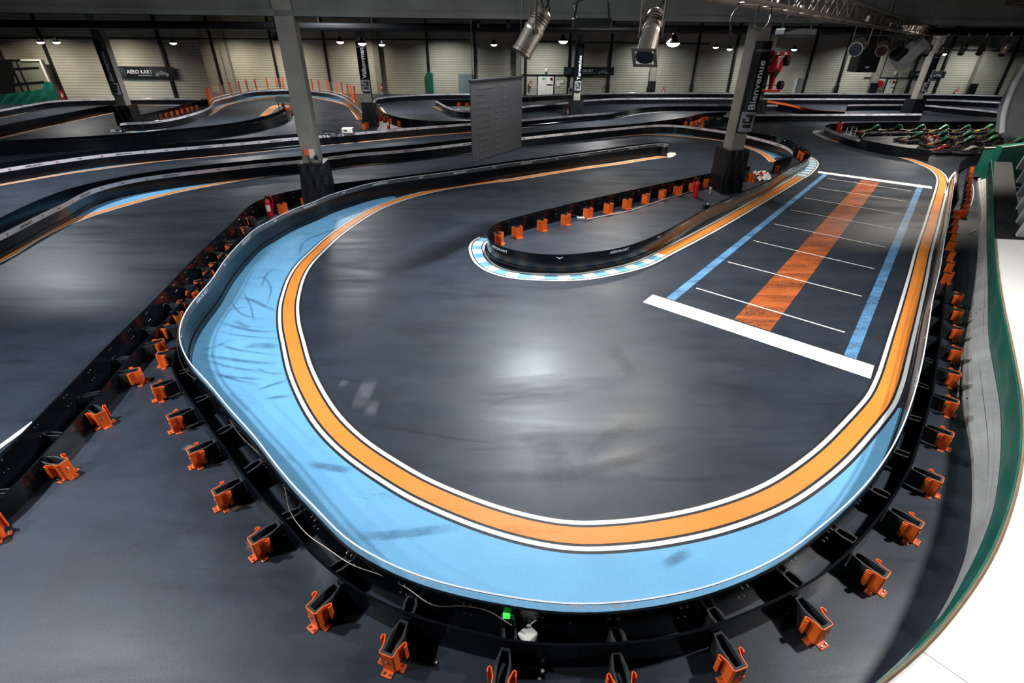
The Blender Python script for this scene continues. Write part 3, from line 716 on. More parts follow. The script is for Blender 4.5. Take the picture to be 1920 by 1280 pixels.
# ------------------------------------------------------------------ brackets
brackets([(300,688),(310,745),(344,803),(388,865),(440,945),(507,1037),(606,1148),(757,1240),(951,1288),(1159,1292),(1358,1258),(1506,1183),(1618,1097),(1691,1003),(1733,920),(1759,842),(1771,779),(1778,723),(1781,675),(1784,635),(1788,600),(1790,570)], B2,
         'orange floor bracket, # from the left in the row outside the blue bend', 'brackets outside the blue bend', snap=(-RS, .19))
brackets([(-5,1000),(118,890),(192,793),(253,720)], LP,
         'orange floor bracket, # from the bottom on the left straight barrier', 'brackets on the left straight barrier')
brackets([(295,655),(334,600),(364,557),(394,522),(421,490)], LP,
         'orange floor bracket on the left barrier, # up its narrow stretch beside the blue bend', 'brackets on the left straight barrier', z=.10)
brackets([(317,625),(351,576),(381,537),(408,504),(436,470),(462,436),(470,417)], RP,
         'orange floor bracket, # up the gap behind the blue bend barrier', 'brackets behind the blue bend barrier', True, .10)
brackets([(531,399),(575,387)], BOARDS['left'][0], 'orange floor bracket, # right of the red extinguisher near the left column', 'brackets near the left column', False)
brackets([(934,457),(969,444),(1015,431),(1059,420),(1101,408),(1139,398.5),(1174,390),(1208,380),(1239,372),(1269,364),(1295,357.5),(1321,349),(1377,345),(1406,340),(1457,325)], IP,
         'orange floor bracket, # from the left inside the grey hairpin island', 'brackets inside the hairpin island', False)
brackets([(1490,287),(1500,296),(1506,300)], IP, 'orange floor bracket, # in the right tip of the hairpin island', 'brackets in the island tip', False)
brackets([(1787,409),(1785,421),(1782,437),(1779,452),(1777,468),(1774,487),(1772,509),(1769,529)], RP,
         'dark orange bracket, # from the top pressed against the right straight barrier', 'brackets against the right straight', False, scale=.8)
brackets([(1817,324),(1815,333),(1813,342),(1812,351),(1811,360),(1810,369),(1809,378),(1807,387),(1805,398),(1802,407)], BOARDS['pit_exit'][0],
         'bright orange bracket, # from the top in the packed chain by the green tarpaulin', 'packed brackets by the green tarpaulin', False, scale=.8)
brackets([(277,227),(291,224.5),(303,222.5),(314,220),(325,217.5),(335,215.5),(344,212.5),(354,210),(362,207.5),(371,205)], BOARDS['b9'][0],
         'small orange bracket, # from the left behind the far left white band', 'brackets at the far left loop', False)
brackets([(700,209),(703,213),(707,218),(710,222),(714,226),(722,228.5),(734,231.5),(749,235.5),(767,238),(789,239.5),(812,239)], BOARDS['b10n'][0],
         'small orange bracket, # from the left around the far middle loop', 'brackets at the far middle loop', False)
brackets([(836,197),(848,197.5),(861,199),(876,200.5)], BOARDS['b11r'][0], 'tiny orange bracket, # from the left on the small far island', 'brackets on the small far island', False)
brackets([(1284,237),(1296,236.5),(1304,234.5),(1311,232),(1315,229),(1323,227),(1317,239),(1335,224)], BOARDS['b4r'][0],
         'small orange bracket, # in the cluster left of the Bienvenue column', 'brackets left of the Bienvenue column', False)
brackets([(1582,241),(1609,241)], BOARDS['b13r'][0], 'red-orange bracket, # right of the pit extinguisher', 'brackets in the pit corner', False)
brackets([(83,397)], BOARDS['b4r'][0], 'lone orange bracket on the left bulge of the white-banded barrier', 'bracket on the left bulge', False)
brackets([(683,241),(688,238),(692,235),(695,232)], BOARDS['b9'][0], 'small orange bracket, # in the row at the foot of the second banner column', 'brackets at the second column foot', False)

# ------------------------------------------------------------------ columns and their banners
YAW = math.radians(7.0)
def wrap_prism(bm, w, d, z0, z1, seg=9, puff=.03, taper=1.0):
    """a slightly creased tarpaulin wrapped round a square column"""
    pts = []
    for k in range(4):
        a0 = [(-1, -1), (1, -1), (1, 1), (-1, 1)][k]; a1 = [(1, -1), (1, 1), (-1, 1), (-1, -1)][k]
        for i in range(seg): pts.append((a0[0]+(a1[0]-a0[0])*i/seg, a0[1]+(a1[1]-a0[1])*i/seg))
    rows = []; nz = 14
    for j in range(nz+1):
        z = z0+(z1-z0)*j/nz; f = 1+(taper-1)*(1-j/nz)
        rows.append([bm.verts.new((x*w/2*f+puff*math.sin(7*y+5*z+3*x)*.5*(abs(y) > .9), y*d/2*f+puff*math.sin(6*x+4*z+x*z*3)*.5*(abs(x) > .0), z)) for x, y in pts])
    n = len(pts)
    for a, b in zip(rows, rows[1:]):
        for i in range(n): face(bm, [a[i], a[(i+1) % n], b[(i+1) % n], b[i]])
    face(bm, rows[0][::-1]); face(bm, rows[-1])
def column(base, w, d, top, pad, padw, label, yaw=YAW):
    r = thing('concrete_column', label, 'column', base, yaw); r['kind'] = 'thing'
    bm = NB(); bbox(bm, (-w/2, -d/2, 0), (w/2, d/2, top), .02); obj('shaft', bm, M['concrete'], r)
    if pad:
        bm = NB(); wrap_prism(bm, padw, padw*d/w*.98, 0, pad, taper=1.12); po = obj('protective_wrap', bm, M['pad'], r); po['label'] = 'black tarpaulin wrap round the foot'
        bm = NB(); bbox(bm, (-padw/2-.004, -padw/2-.01, pad-.06), (padw/2+.004, padw/2+.01, pad-.02), .005); obj('strap', bm, M['blackmetal'], po)
    return r
c1 = G(603, 385); c2 = G(1357, 356); c3 = G(246, 233); c4 = G(1708, 212); c5 = G(697, 236); c6 = G(1078, 217); c7 = G(1415, 214)
col1 = column(c1, .50, .50, 6.4, ZAT(c1, 302), .78, 'bare concrete column with black wrapped foot left of the hanging screen')
col2 = column(c2, .46, .62, 6.4, ZAT(c2, 278), .72, 'concrete column carrying the Bienvenue banner beside the hairpin island')
col3 = column(c3, .55, .6, 6.6, ZAT(c3, 197), .95, 'concrete column carrying the Bienvenido banner at far left')
col5 = column(c5, .5, .5, 6.6, ZAT(c5, 191), .85, 'concrete column carrying the Valkommen banner')
col6 = column(c6, .5, .5, 6.6, ZAT(c6, 187), .92, 'concrete column carrying the Tervetuloa banner right of the screen')
col7 = column(c7, .5, .5, 6.6, ZAT(c7, 186), 1.0, 'concrete column behind the red racing car')
col4 = column(c4, .55, .6, 6.6, ZAT(c4, 185), .95, 'concrete column carrying a banner near the parked karts')
for c, w in ((c1, .5), (c2, .46)):
    pass
def logo_plate(bm, w, z0, z1, y):
    """stylised block emblem: dark hooked shapes on a grey plate, drawn on the front face"""
    h = z1-z0
    def R(x0, a, x1, b): 
        vs = [bm.verts.new((x*w/2, y, z0+t*h)) for x, t in ((x0, a), (x1, a), (x1, b), (x0, b))]; face(bm, vs, 1)
    R(-.75, .30, .75, .36); R(-.75, .30, -.45, .62); R(-.2, .42, .55, .5); R(.35, .42, .62, .85); R(-.45, .78, .62, .86); R(-.45, .62, -.2, .86); R(-.7, .12, .7, .24)
def banner(colm, base, w, d, word, ztop, zbot, label, wide=1.15, dx=0.0, kart=True):
    """printed tube banner strapped on the front of a column"""
    r = thing('column_banner', label, 'banner', base, YAW)
    bm = NB(); n = 12; rows = []; W_ = w*wide
    for z in (zbot, ztop):
        row = []
        for i in range(n+1):
            u = -1+2*i/n; row.append(bm.verts.new((dx+u*W_/2, -d/2-.03-.10*(1-u*u), z)))
        for i in range(n+1):
            u = 1-2*i/n; row.append(bm.verts.new((dx+u*W_/2, -d/2-.012, z)))
        rows.append(row)
    k = len(rows[0])
    for i in range(k): face(bm, [rows[0][i], rows[0][(i+1) % k], rows[1][(i+1) % k], rows[1][i]])
    face(bm, rows[0][::-1]); face(bm, rows[1]); bmesh.ops.remove_doubles(bm, verts=bm.verts[:], dist=.001); bmesh.ops.recalc_face_normals(bm, faces=bm.faces[:])
    obj('printed_sheet', bm, M['visor_black'], r)
    H = ztop-zbot; lw = W_*.42; zl = zbot+W_*1.15
    def put(bm2, dep_):
        for v in bm2.verts:
            x = v.co.x-dx; u = max(-1, min(1, x/(W_/2))); v.co.y = -d/2-.03-.10*(1-u*u)-dep_
    bm = NB(); vs, fs, gw = glyphs(word); hh = lw; ln = min(H*.60, gw*hh*1.05); st = ln/(gw*hh)
    z_ = zl+.12*W_
    bv = [bm.verts.new((dx+W_*.02+.5*hh-y*hh, 0, z_+x*hh*st)) for x, y in vs]
    for f in fs: face(bm, [bv[i] for i in f])
    put(bm, .026); obj('lettering', bm, M['whiteink'], r)
    bm = NB(); vv = []
    for i in range(9):
        u = -.86+1.72*i/8; vv.append((bm.verts.new((dx+u*W_/2, 0, zbot+.06*W_)), bm.verts.new((dx+u*W_/2, 0, zl))))
    for a, b in zip(vv, vv[1:]): face(bm, [a[0], b[0], b[1], a[1]])
    put(bm, .008); ep = obj('emblem_panel', bm, M['signgrey'], r)
    bm = NB()
    def R(x0, a, x1, b):
        m = 5
        for i in range(m):
            xa = x0+(x1-x0)*i/m; xb = x0+(x1-x0)*(i+1)/m
            face(bm, [bm.verts.new((dx+x*W_/2, 0, zbot+.06*W_+t*(zl-zbot-.06*W_))) for x, t in ((xa, a), (xb, a), (xb, b), (xa, b))])
    R(-.66, .44, .5, .52); R(-.66, .44, -.36, .66); R(.1, .52, .6, .78); R(-.36, .74, .66, .86); R(-.5, .2, .5, .38)
    put(bm, .012)
    obj('emblem', bm, M['ink'], ep)
    bm = NB(); flat_text(bm, 'AEROKART', W_*.12, Matrix.Translation((dx, 0, ztop-.45*W_)) @ Matrix.Rotation(PI/2, 4, 'X'), 1.0); put(bm, .015); obj('brand_lettering', bm, M['signgrey'], r)
    bm = NB(); box(bm, (dx-W_*.36, -.01, ztop-.80*W_), (dx+W_*.36, 0, ztop-.78*W_)); put(bm, .02); obj('rule_line', bm, M['signgrey'], r)
    return r
M['visor_black'] = simple('glossy_black_print', (14, 18, 22), .22, var=.1)
banner(col2, c2, .46, .62, 'Bienvenue', ZAT(c2, 77), ZAT(c2, 246), 'glossy black banner reading Bienvenue with grey emblem', 1.25, .07)
banner(col3, c3, .55, .6, 'Bienvenido', ZAT(c3, 74), ZAT(c3, 178), 'black banner reading Bienvenido at far left', 1.1)
banner(col5, c5, .5, .5, 'V\u00e4lkommen', ZAT(c5, 78), ZAT(c5, 172), 'black banner reading Valkommen on the second row column', 1.2)
banner(col6, c6, .5, .5, 'Tervetuloa', ZAT(c6, 82), ZAT(c6, 170), 'black banner reading Tervetuloa right of the hanging screen', 1.15)
banner(col4, c4, .55, .6, 'Kalos', ZAT(c4, 100), ZAT(c4, 172), 'black banner at right near the black loudspeaker and parked karts', 1.1, .08)

# socket box and plate on the near column
Mc = Matrix.Translation(c1) @ Matrix.Rotation(YAW, 4, 'Z')
so = thing('column_socket', 'white wall plate with orange plug on the near concrete column', 'socket', c1, YAW); zs = ZAT(c1, 287)
bm = NB(); bbox(bm, (-.02, -.29, zs-.1), (.16, -.25, zs+.16), .01); obj('cover_plate', bm, M['plastic'], so)
bm = NB(); bbox(bm, (-.13, -.36, zs-.02), (-.01, -.25, zs+.17), .015); obj('plug', bm, M['bracket'], so)
bm = NB(); bbox(bm, (.13, -.34, zs-.13), (.22, -.25, zs-.02), .01); obj('switch_box', bm, M['blackmetal'], so)
bm = NB(); tube(bm, [(-.07, -.33, zs-.02), (-.06, -.36, zs-.15), (0, -.34, zs-.22), (.05, -.33, zs-.3)], .012, 6); tube(bm, [(.18, -.3, zs-.1), (.26, -.33, zs-.2), (.33, -.3, zs-.24)], .012, 6); obj('cable', bm, M['blackmetal'], so)

# ------------------------------------------------------------------ roof structure
def beam_between(name, a, b, w, h, mat, label, cat='beam', flange=None):
    """horizontal girder with its lower face at a.z / b.z"""
    d = (b-a); L = d.length; rz = math.atan2(d.y, d.x)
    r = thing(name, label, cat, a, rz); r['kind'] = 'structure'
    bm = NB(); box(bm, (0, -w/2, 0), (L, w/2, h)); obj('web', bm, mat, r)
    if flange:
        bm = NB(); box(bm, (0, -flange/2, -.0), (L, flange/2, .14)); obj('bottom_flange', bm, mat, r)
    return r
zb1 = ZAT(c1, 31)
dirx = Vector((math.cos(YAW), math.sin(YAW), 0))
ax = c1-dirx*30; bx = c1+dirx*52
beam_between('roof_girder', Vector((ax.x, ax.y, zb1)), Vector((bx.x, bx.y, zb1+.1)), .34, 1.25, M['beam'], 'concrete girder across the hall on the near columns', flange=.5)
zb2 = ZAT(c3, 44)
ax = c3-dirx*30; bx = c3+dirx*110
beam_between('roof_girder', Vector((ax.x, ax.y+.2, 6.15)), Vector((bx.x, bx.y+.2, 6.15)), .4, 1.0, M['beam'], 'second concrete girder across the hall on the far columns', flange=.6)
# roof purlins running to the back
for i, x in enumerate((-48, -36, -24, -12, 0, 12, 24, 36, 48)):
    pass
# ventilation duct with hangers across the hall
def duct(px0, px1, z, y0, y1, label, r=.19):
    a = Vector((-46, y0, z)); b = Vector((50, y1, z)); t = thing('ventilation_duct', label, 'duct')
    t['kind'] = 'structure'
    bm = NB(); tube(bm, [a, b], r, 10); obj('pipe', bm, M['blackmetal'], t)
    bm = NB(); n = 38
    for i in range(n):
        p = a+(b-a)*((i+.5)/n); tube(bm, [p+Vector((0, 0, -r-.02)), p+Vector((0, -r-.03, 0)), p+Vector((0, 0, r)), p+Vector((0, 0, r+.9))], .012, 5)
    obj('hanger', bm, M['alu'], t)
pa = DP(0, 46, 24.5)
duct(0, 0, pa.z, 27.5, 29.0, 'long black pipe hung under the roof across the hall', .17)
bm = NB(); tube(bm, [W(-40, 71, YL-.3), W(383, 72.5, YL-.3)], .07, 6); tube(bm, [W(383, 72.5, YW-.5), W(880, 74.5, YW-.5)], .07, 6); tube(bm, [W(985, 78, YW-.5), W(1330, 82, YW-.5)], .07, 6); tube(bm, [W(1700, 92, YW-.5), W(1960, 96, YW-.5)], .07, 6)
obj('cable_tray', bm, M['blackmetal'], WALL)

t = thing('roof_brace', 'pale thin roof member crossing the dark roof at upper right', 'roof member'); t['kind'] = 'structure'
bm = NB(); tube(bm, [DP(1655, 31, 22), DP(1960, -2, 14)], .05, 6); obj('member', bm, M['alu'], t)
t = thing('roof_brace', 'dark post between roof and girder right of the truss', 'roof member'); t['kind'] = 'structure'
bm = NB(); tube(bm, [DP(1762, 25, 26), DP(1742, 70, 26)], .12, 6); obj('member', bm, M['blackmetal'], t)
for x_ in (897, 953):
    t = thing('roof_hanger', 'dark upright hanger in front of the concrete girder, %s' % ('left one' if x_ < 900 else 'right one'), 'hanger'); t['kind'] = 'structure'
    bm = NB(); p = DP(x_, 52, 14.5); tube(bm, [p, Vector((p.x, p.y, 7.55))], .06, 6); obj('upright', bm, M['blackmetal'], t)
# wall posts and pillars (children of the back wall)
bm_p = None
for k, x in enumerate((117, 327, 527, 622, 807, 892, 985, 1064, 1139, 1295, 1365, 1505, 1567, 1700, 1752, 1870, 30, 420)):
    b = W(x, 172, yw(x)-.12); w = .11
    bm = NB(); box(bm, (b.x-w, yw(x)-.16, 0), (b.x+w, yw(x), 7.5)); obj('wall_post', bm, M['blackmetal'], WALL)
for k, x in enumerate((440, 714, 1219, 1632, 1817, 972)):
    b = W(x, 172, yw(x)-.3); w = .30
    bm = NB(); box(bm, (b.x-w, yw(x)-.55, 0), (b.x+w, yw(x), 7.5)); obj('wall_pillar', bm, M['concrete'], WALL)
    if x in (1219, 1632, 1817):
        bm = NB(); box(bm, (b.x-w-.1, yw(x)-.65, 0), (b.x+w+.1, yw(x)-.5, 1.45)); obj('pillar_wrap', bm, M['pad'], WALL)
b = W(808, 172, yw(x)-.3); bm = NB(); bbox(bm, (b.x-.3, yw(x)-.5, 0), (b.x+.3, yw(x)-.1, 2.05), .03); obj('post_wrap', bm, M['green'], WALL)
for x in (1139, 1295, 1567, 1700):
    b = W(x, 172, yw(x)-.2); bm = NB(); bbox(bm, (b.x-.17, yw(x)-.3, 0), (b.x+.17, yw(x)-.1, 1.2), .02); obj('post_wrap', bm, M['pad'], WALL)

def wall_rect(x0, y0, x1, y1, dy): 
    a = W(x0, y1, yw(x0)-dy); b = W(x1, y0, yw(x0)-dy); return a.x, a.z, b.x, b.z
def door(name, x0, x1, ytop, label):
    r = empty(name); tag(r, label, 'door', kind='structure')
    ax_, _, bx_, zt = wall_rect(x0, ytop, x1, 176, .1)
    w = (bx_-ax_)/2
    bm = NB(); box(bm, (ax_-.08, YW-.12, 0), (ax_, YW, zt+.08)); box(bm, (bx_, YW-.12, 0), (bx_+.08, YW, zt+.08)); box(bm, (ax_-.08, YW-.12, zt), (bx_+.08, YW, zt+.08)); obj('door_frame', bm, M['blackmetal'], r)
    for i in (0, 1):
        bm = NB(); bbox(bm, (ax_+i*w+.015, YW-.09, .02), (ax_+(i+1)*w-.015, YW-.03, zt-.01), .01); obj('door_leaf', bm, M['vinyl'], r)
        bm = NB(); bbox(bm, (ax_+i*w+w*.55, YW-.1, zt-.35), (ax_+i*w+w*.85, YW-.09, zt-.15), .004); obj('exit_sign', bm, M['greenink'], r)
    bm = NB(); bbox(bm, (ax_+w+.1, YW-.17, 1.0), (ax_+2*w-.1, YW-.12, 1.06), .01); obj('push_bar', bm, M['blackmetal'], r)
    bm = NB(); bbox(bm, (bx_-.35, YW-.1, zt-.4), (bx_-.1, YW-.09, zt-.15), .004); obj('red_sign', bm, M['red'], r)
    bm = NB(); tube(bm, [(ax_-2.6, YW-.1, zt+.12), (bx_+4.2, YW-.1, zt+.12)], .045, 6); obj('overhead_rail', bm, M['blackmetal'], r)
    bm = NB(); lathe(bm, [(.02, -.2), (.13, -.1), (.13, .1), (.05, .2)], 10, Matrix.Translation(((ax_+bx_)/2, YW-.2, zt+.55))); obj('emergency_lamp', bm, M['plastic'], r)
    return ax_, bx_, zt
door('door_1', 1008, 1038.5, 143, 'white double fire door with push bar left of the Tervetuloa column')
door('door_2', 1656, 1682, 148.5, 'white double fire door behind the right end of the track')
x0, z0, x1, z1 = wall_rect(861, 139, 886.5, 178, .3)
t = thing('wall_cabinet', 'blue-grey metal cabinet on the back wall left of the screen', 'cabinet')
bm = NB(); bbox(bm, (x0, YW-.45, 0), (x1, YW-.02, z1), .02); obj('body', bm, M['cabinet'], t)
bm = NB(); box(bm, ((x0+x1)/2-.012, YW-.46, .1), ((x0+x1)/2+.012, YW-.44, z1-.1)); obj('door_gap', bm, M['blackmetal'], t)
x0, z0, x1, z1 = wall_rect(1485, 146, 1497, 175, .3); t = thing('wall_cabinet', 'pale narrow cabinet on the back wall right of the red racing car', 'cabinet'); bm = NB(); bbox(bm, (x0, YW-.35, 0), (x1, YW-.02, z1), .02); obj('body', bm, M['plastic'], t); bm = NB(); bbox(bm, (x1+.1, YW-.3, 0), (x1+.45, YW-.1, z1), .02); obj('side_post', bm, M['cabinet'], t)
x0, z0, x1, z1 = wall_rect(1065, 164, 1073, 178, .3); t = thing('wall_box', 'dark green equipment box left of the Tervetuloa column', 'box'); bm = NB(); bbox(bm, (x0, YW-.6, 0), (x1, YW-.1, z1), .04); obj('body', bm, M['cabinet'], t); bm = NB(); bbox(bm, (x0+.1, YW-.62, z1-.4), (x1-.1, YW-.59, z1-.12), .01); obj('panel', bm, M['blackmetal'], t)
t = thing('notice_sheet', 'white paper notices on the wall right of the fire door', 'notice')
x0, z0, x1, z1 = wall_rect(1043, 152, 1057, 162, .1); bm = NB(); box(bm, (x0, YW-.08, z0), (x0+(x1-x0)*.5, YW-.06, z1)); obj('sheet', bm, M['plastic'], t); bm = NB(); box(bm, (x0+(x1-x0)*.5, YW-.08, z0+.3), (x1, YW-.06, z1+.1)); obj('sheet', bm, M['plastic'], t)

def wall_sign(x0, y0, x1, y1, label, txt, shift=0.0):
    ax_, az, bx_, bz = wall_rect(x0, y0, x1, y1, .3)
    r = thing('wall_sign', label, 'sign', (0, 0, 0))
    bm = NB(); bbox(bm, (ax_, yw(x0)-.32, az), (bx_, yw(x0)-.22, bz), .02); obj('board', bm, M['pad'], r)
    h = bz-az; w = bx_-ax_; y = yw(x0)-.335
    bm = NB(); flat_text(bm, txt, h*.34, Matrix.Translation((ax_+w*(.40+shift), y, az+h*.55)) @ Matrix.Rotation(PI/2, 4, 'X'), 1.0); obj('lettering', bm, M['whiteink'], r)
    bm = NB(); box(bm, (ax_+w*.60, y, az+h*.14), (ax_+w*.86, y+.01, az+h*.86)); obj('photo_print', bm, M['photo'], r)
    bm = NB(); box(bm, (ax_+w*.36, y, az+h*.2), (ax_+w*.62, y+.01, az+h*.27)); obj('rule_line', bm, M['signgrey'], r)
    # small kart silhouette on the print
    bm = NB(); kx = ax_+w*.78; kz = az+h*.42
    for dx_, dz_, s_ in ((-.5, -.12, .16), (.5, -.12, .16), (0, .05, .2), (-.22, .0, .14), (.24, .0, .14)):
        lathe(bm, [(h*s_, 0), (h*s_, .012)], 10, Matrix.Translation((kx+dx_*h, y-.002, kz+dz_*h)) @ Matrix.Rotation(PI/2, 4, 'X'))
    obj('picture_motif', bm, M['signgrey'], r)
    bm = NB(); box(bm, (ax_+w*.02, y, az+h*.15), (ax_+w*.16, y+.01, az+h*.85)); obj('photo_print', bm, M['photo'], r)
wall_sign(223, 125, 324, 146, 'black AERO KART sign on the far left wall', 'AERO KART')
wall_sign(1057, 126, 1152, 140.5, 'black AEROKART sign behind the Tervetuloa column', 'AEROKART', .02)
wall_sign(1702, 133.5, 1775, 146, 'black AEROKART sign behind the right banner column', 'AEROKART')

# ------------------------------------------------------------------ extinguishers
_EX = [None]
def extinguisher(p, label, s=1.0, rz=0.0, tag_=True):
    if _EX[0] is None:
        r = empty('fire_extinguisher'); _EX[0] = r
        bm = NB(); lathe(bm, [(.075, 0), (.08, .015), (.08, .40), (.07, .45), (.04, .48), (.026, .50)], 18); obj('cylinder', bm, M['red'], r, True)
        bm = NB(); lathe(bm, [(.024, .495), (.024, .54), (.015, .55)], 10); box(bm, (-.012, -.09, .545), (.012, .03, .56)); box(bm, (-.012, -.1, .575), (.012, .02, .588)); obj('valve', bm, M['blackmetal'], r)
        bm = NB(); tube(bm, [(0.02, 0, .54), (.10, 0, .60), (.15, 0, .53), (.14, 0, .35), (.11, 0, .2)], .013, 8); obj('hose', bm, M['red'], r)
        bm = NB(); n = 8; rows = []
        for z in (.16, .34):
            rows.append([bm.verts.new((.0815*math.sin(-.8+1.6*i/n), -.0815*math.cos(-.8+1.6*i/n), z)) for i in range(n+1)])
        for i in range(n): face(bm, [rows[0][i], rows[0][i+1], rows[1][i+1], rows[1][i]])
        obj('instruction_label', bm, M['plastic'], r)
    else: r = copy_tree(_EX[0])
    r.location = p; r.scale = (s, s, s); r.rotation_euler = (0, 0, rz); tag(r, label, 'fire extinguisher')
    return r
extinguisher(G(508, 405), 'red fire extinguisher between orange brackets left of the near column', 1.05)
extinguisher(G(1303, 369), 'red fire extinguisher on the hairpin island near its wrapped column', 1.1, 2.4)
extinguisher(G(729, 241), 'red fire extinguisher on the floor right of the Valkommen column', 1.15)
extinguisher(G(1570, 249), 'large red fire extinguisher in the corner of the kart pit', 1.25, 1.0).scale = (2.0, 2.0, 1.25)
extinguisher(G(1065, 217.5), 'red fire extinguisher at the foot of the Tervetuloa column', 1.1)
for px, py, lb in ((716, 168, 'red fire extinguisher on the wall pillar right of the Valkommen column'), (119, 184, 'red fire extinguisher on the wall beside the green tarpaulin at far left'), (994, 163, 'red fire extinguisher on the wall left of the white fire door'), (1243, 176, 'red fire extinguisher on the wall behind the middle straight'), (1790, 178, 'red fire extinguisher on the wall right of the loudspeaker')):
    q = W(px, py, YW-.75 if px == 716 else yw(px)-.3); extinguisher(Vector((q.x, q.y, max(.02, q.z-.1))), lb, 1.3)
q = W(1649, 158, YW-.3); t = thing('hose_reel', 'red hose reel on the wall beside the right fire door', 'hose reel', (q.x, q.y, q.z))
bm = NB(); lathe(bm, [(.36, -.1), (.38, 0), (.36, .1)], 18, Matrix.Rotation(PI/2, 4, 'X')); obj('drum', bm, M['red'], t); bm = NB(); bbox(bm, (-.5, .06, -.5), (.5, .14, .5), .02); obj('back_plate', bm, M['plastic'], t)

# ------------------------------------------------------------------ hanging screen
def solve_screen():
    a = DP(883, 152, 11.0); b = DP(885, 303.5, 11.0+ (0))
    return a, b
pl_ = DP(883.5, 228, 11.2); plx = Vector((pl_.x, pl_.y)); zt, zbm = ZAT(pl_, 152.5), ZAT(pl_, 303.5)
pr_ = DP(978, 208, 12.9); zt2, zb2_ = ZAT(pr_, 144.5), ZAT(pr_, 272.5)
scr = thing('hanging_screen', 'grey translucent results screen hanging above the track', 'screen', (pl_.x, pl_.y, zbm), math.atan2(pr_.y-pl_.y, pr_.x-pl_.x))
sw = (Vector((pr_.x, pr_.y))-plx).length; sh = zt-zbm
M['screen'] = simple('screen_cloth', (41, 40, 42), .55, var=.1, scale=1.2)
M['scrtxt'] = simple('faint_print', (49, 50, 53), .55, var=0)
bm = NB(); box(bm, (0, -.01, 0), (sw, .01, sh)); obj('screen_cloth', bm, M['screen'], scr)
bm = NB(); bbox(bm, (-.02, -.025, sh-.02), (sw+.02, .025, sh+.03), .008); obj('top_bar', bm, M['blackmetal'], scr)
bm = NB(); bbox(bm, (-.01, -.015, -.02), (sw+.01, .015, .012), .006); obj('bottom_bar', bm, M['blackmetal'], scr)
bm = NB(); random.seed(3)
box(bm, (.25, -.013, sh-.17), (.95, -.0115, sh-.12))
for i in range(11):
    z = sh-.30-i*.135
    x = .3
    for k in range(random.randint(3, 6)):
        w = random.uniform(.04, .09); box(bm, (x, -.013, z), (x+w, -.0115, z+.045)); x += w+.015
    box(bm, (.19, -.013, z), (.215, -.0115, z+.045))
    if i > 1: box(bm, (1.02, -.013, z), (1.15, -.0115, z+.045))
    if i < 6: box(bm, (1.34, -.013, z+.12), (1.34+random.uniform(.1, .2), -.0115, z+.165))
obj('faint_results_list', bm, M['scrtxt'], scr)
bm = NB()
for x in (.1, sw-.1): cb = NB(); tube(cb, [(x, 0, sh), (x, 0, 7.58-zbm)], .006, 5); obj('suspension_cable', cb, M['blackmetal'], scr)
bm.free()

# ------------------------------------------------------------------ stage lights
def aim(o, loc, d, spin=0.0):
    o.location = loc; o.rotation_mode = 'QUATERNION'; o.rotation_quaternion = Vector(d).to_track_quat('-Z', 'Y') @ Matrix.Rotation(spin, 3, 'Z').to_quaternion()
def par_can(loc, d, L, R0, label, gel=False, yoke_up=.35, bar=True):
    r = thing('stage_spotlight', label, 'spotlight', loc)
    Q = Vector(d).to_track_quat('-Z', 'Y').to_matrix().to_4x4()
    bm = NB(); lathe(bm, [(R0*.55, L*.5), (R0*.82, L*.44), (R0*.9, L*.36), (R0*.9, L*.1), (R0, L*.08), (R0, L*.04), (R0*.95, .0), (R0*.95, -L*.42), (R0*1.02, -L*.44), (R0*1.02, -L*.5)], 28, Q); obj('can_body', bm, M['chrome'], r, False)
    bm = NB()
    for z in (.34, .28, .22): lathe(bm, [(R0*.95, L*z-.004), (R0*.97, L*z), (R0*.95, L*z+.004)], 28, Q)
    obj('cooling_rib', bm, M['blackmetal'], r)
    bm = NB(); lathe(bm, [(R0*.9, -L*.515), (R0*.9, -L*.505)], 24, Q); obj('lens', bm, M['lens'], r)
    if gel:
        bm = NB(); s = R0*1.25
        for x0, y0, x1, y1 in ((-s, -s, s, -R0*.92), (-s, R0*.92, s, s), (-s, -R0*.92, -R0*.92, R0*.92), (R0*.92, -R0*.92, s, R0*.92)): box(bm, (x0, y0, -L*.53), (x1, y1, -L*.515), Q)
        obj('filter_frame', bm, M['alu'], r)
    # yoke: two arms from the side knobs up to a cross bar
    side = Vector((Q.to_3x3() @ Vector((1, 0, 0)))); side.z = 0; side = side.normalized() if side.length > .1 else Vector((1, 0, 0))
    bm = NB()
    for s_ in (-1, 1):
        p = side*(R0*1.08*s_); tube(bm, [p*1.02+Vector((0, 0, -.03)), p*1.06+Vector((0, 0, yoke_up))], .014, 6)
    tube(bm, [side*(-R0*1.15)+Vector((0, 0, yoke_up)), side*(R0*1.15)+Vector((0, 0, yoke_up))], .014, 6)
    obj('yoke', bm, M['alu'], r)
    bm = NB(); lathe(bm, [(.03, -R0*1.12), (.03, -R0*1.0)], 10, Matrix.Rotation(0, 4, 'Z') @ side.to_track_quat('Z', 'Y').to_matrix().to_4x4()); lathe(bm, [(.03, R0*1.0), (.03, R0*1.12)], 10, side.to_track_quat('Z', 'Y').to_matrix().to_4x4()); obj('clamp_knob', bm, M['blackmetal'], r)
    bm = NB(); bbox(bm, (-.03, -.02, yoke_up), (.03, .02, yoke_up+.16), .006); obj('hook_clamp', bm, M['plastic'], r)
    bm = NB(); e = Q @ Vector((0, 0, L*.48)); tube(bm, [e, e+Vector((.06, 0, .1)), Vector((.12, .02, yoke_up*.6)), Vector((.02, .03, yoke_up+.12))], .008, 6); obj('power_cable', bm, M['blackmetal'], r)
    return r
R3 = (_R, _U, _F)
def dirpx(a, b, da, db): return (DP(*b, db)-DP(*a, da))
p1 = DP(999, 60, 5.2)
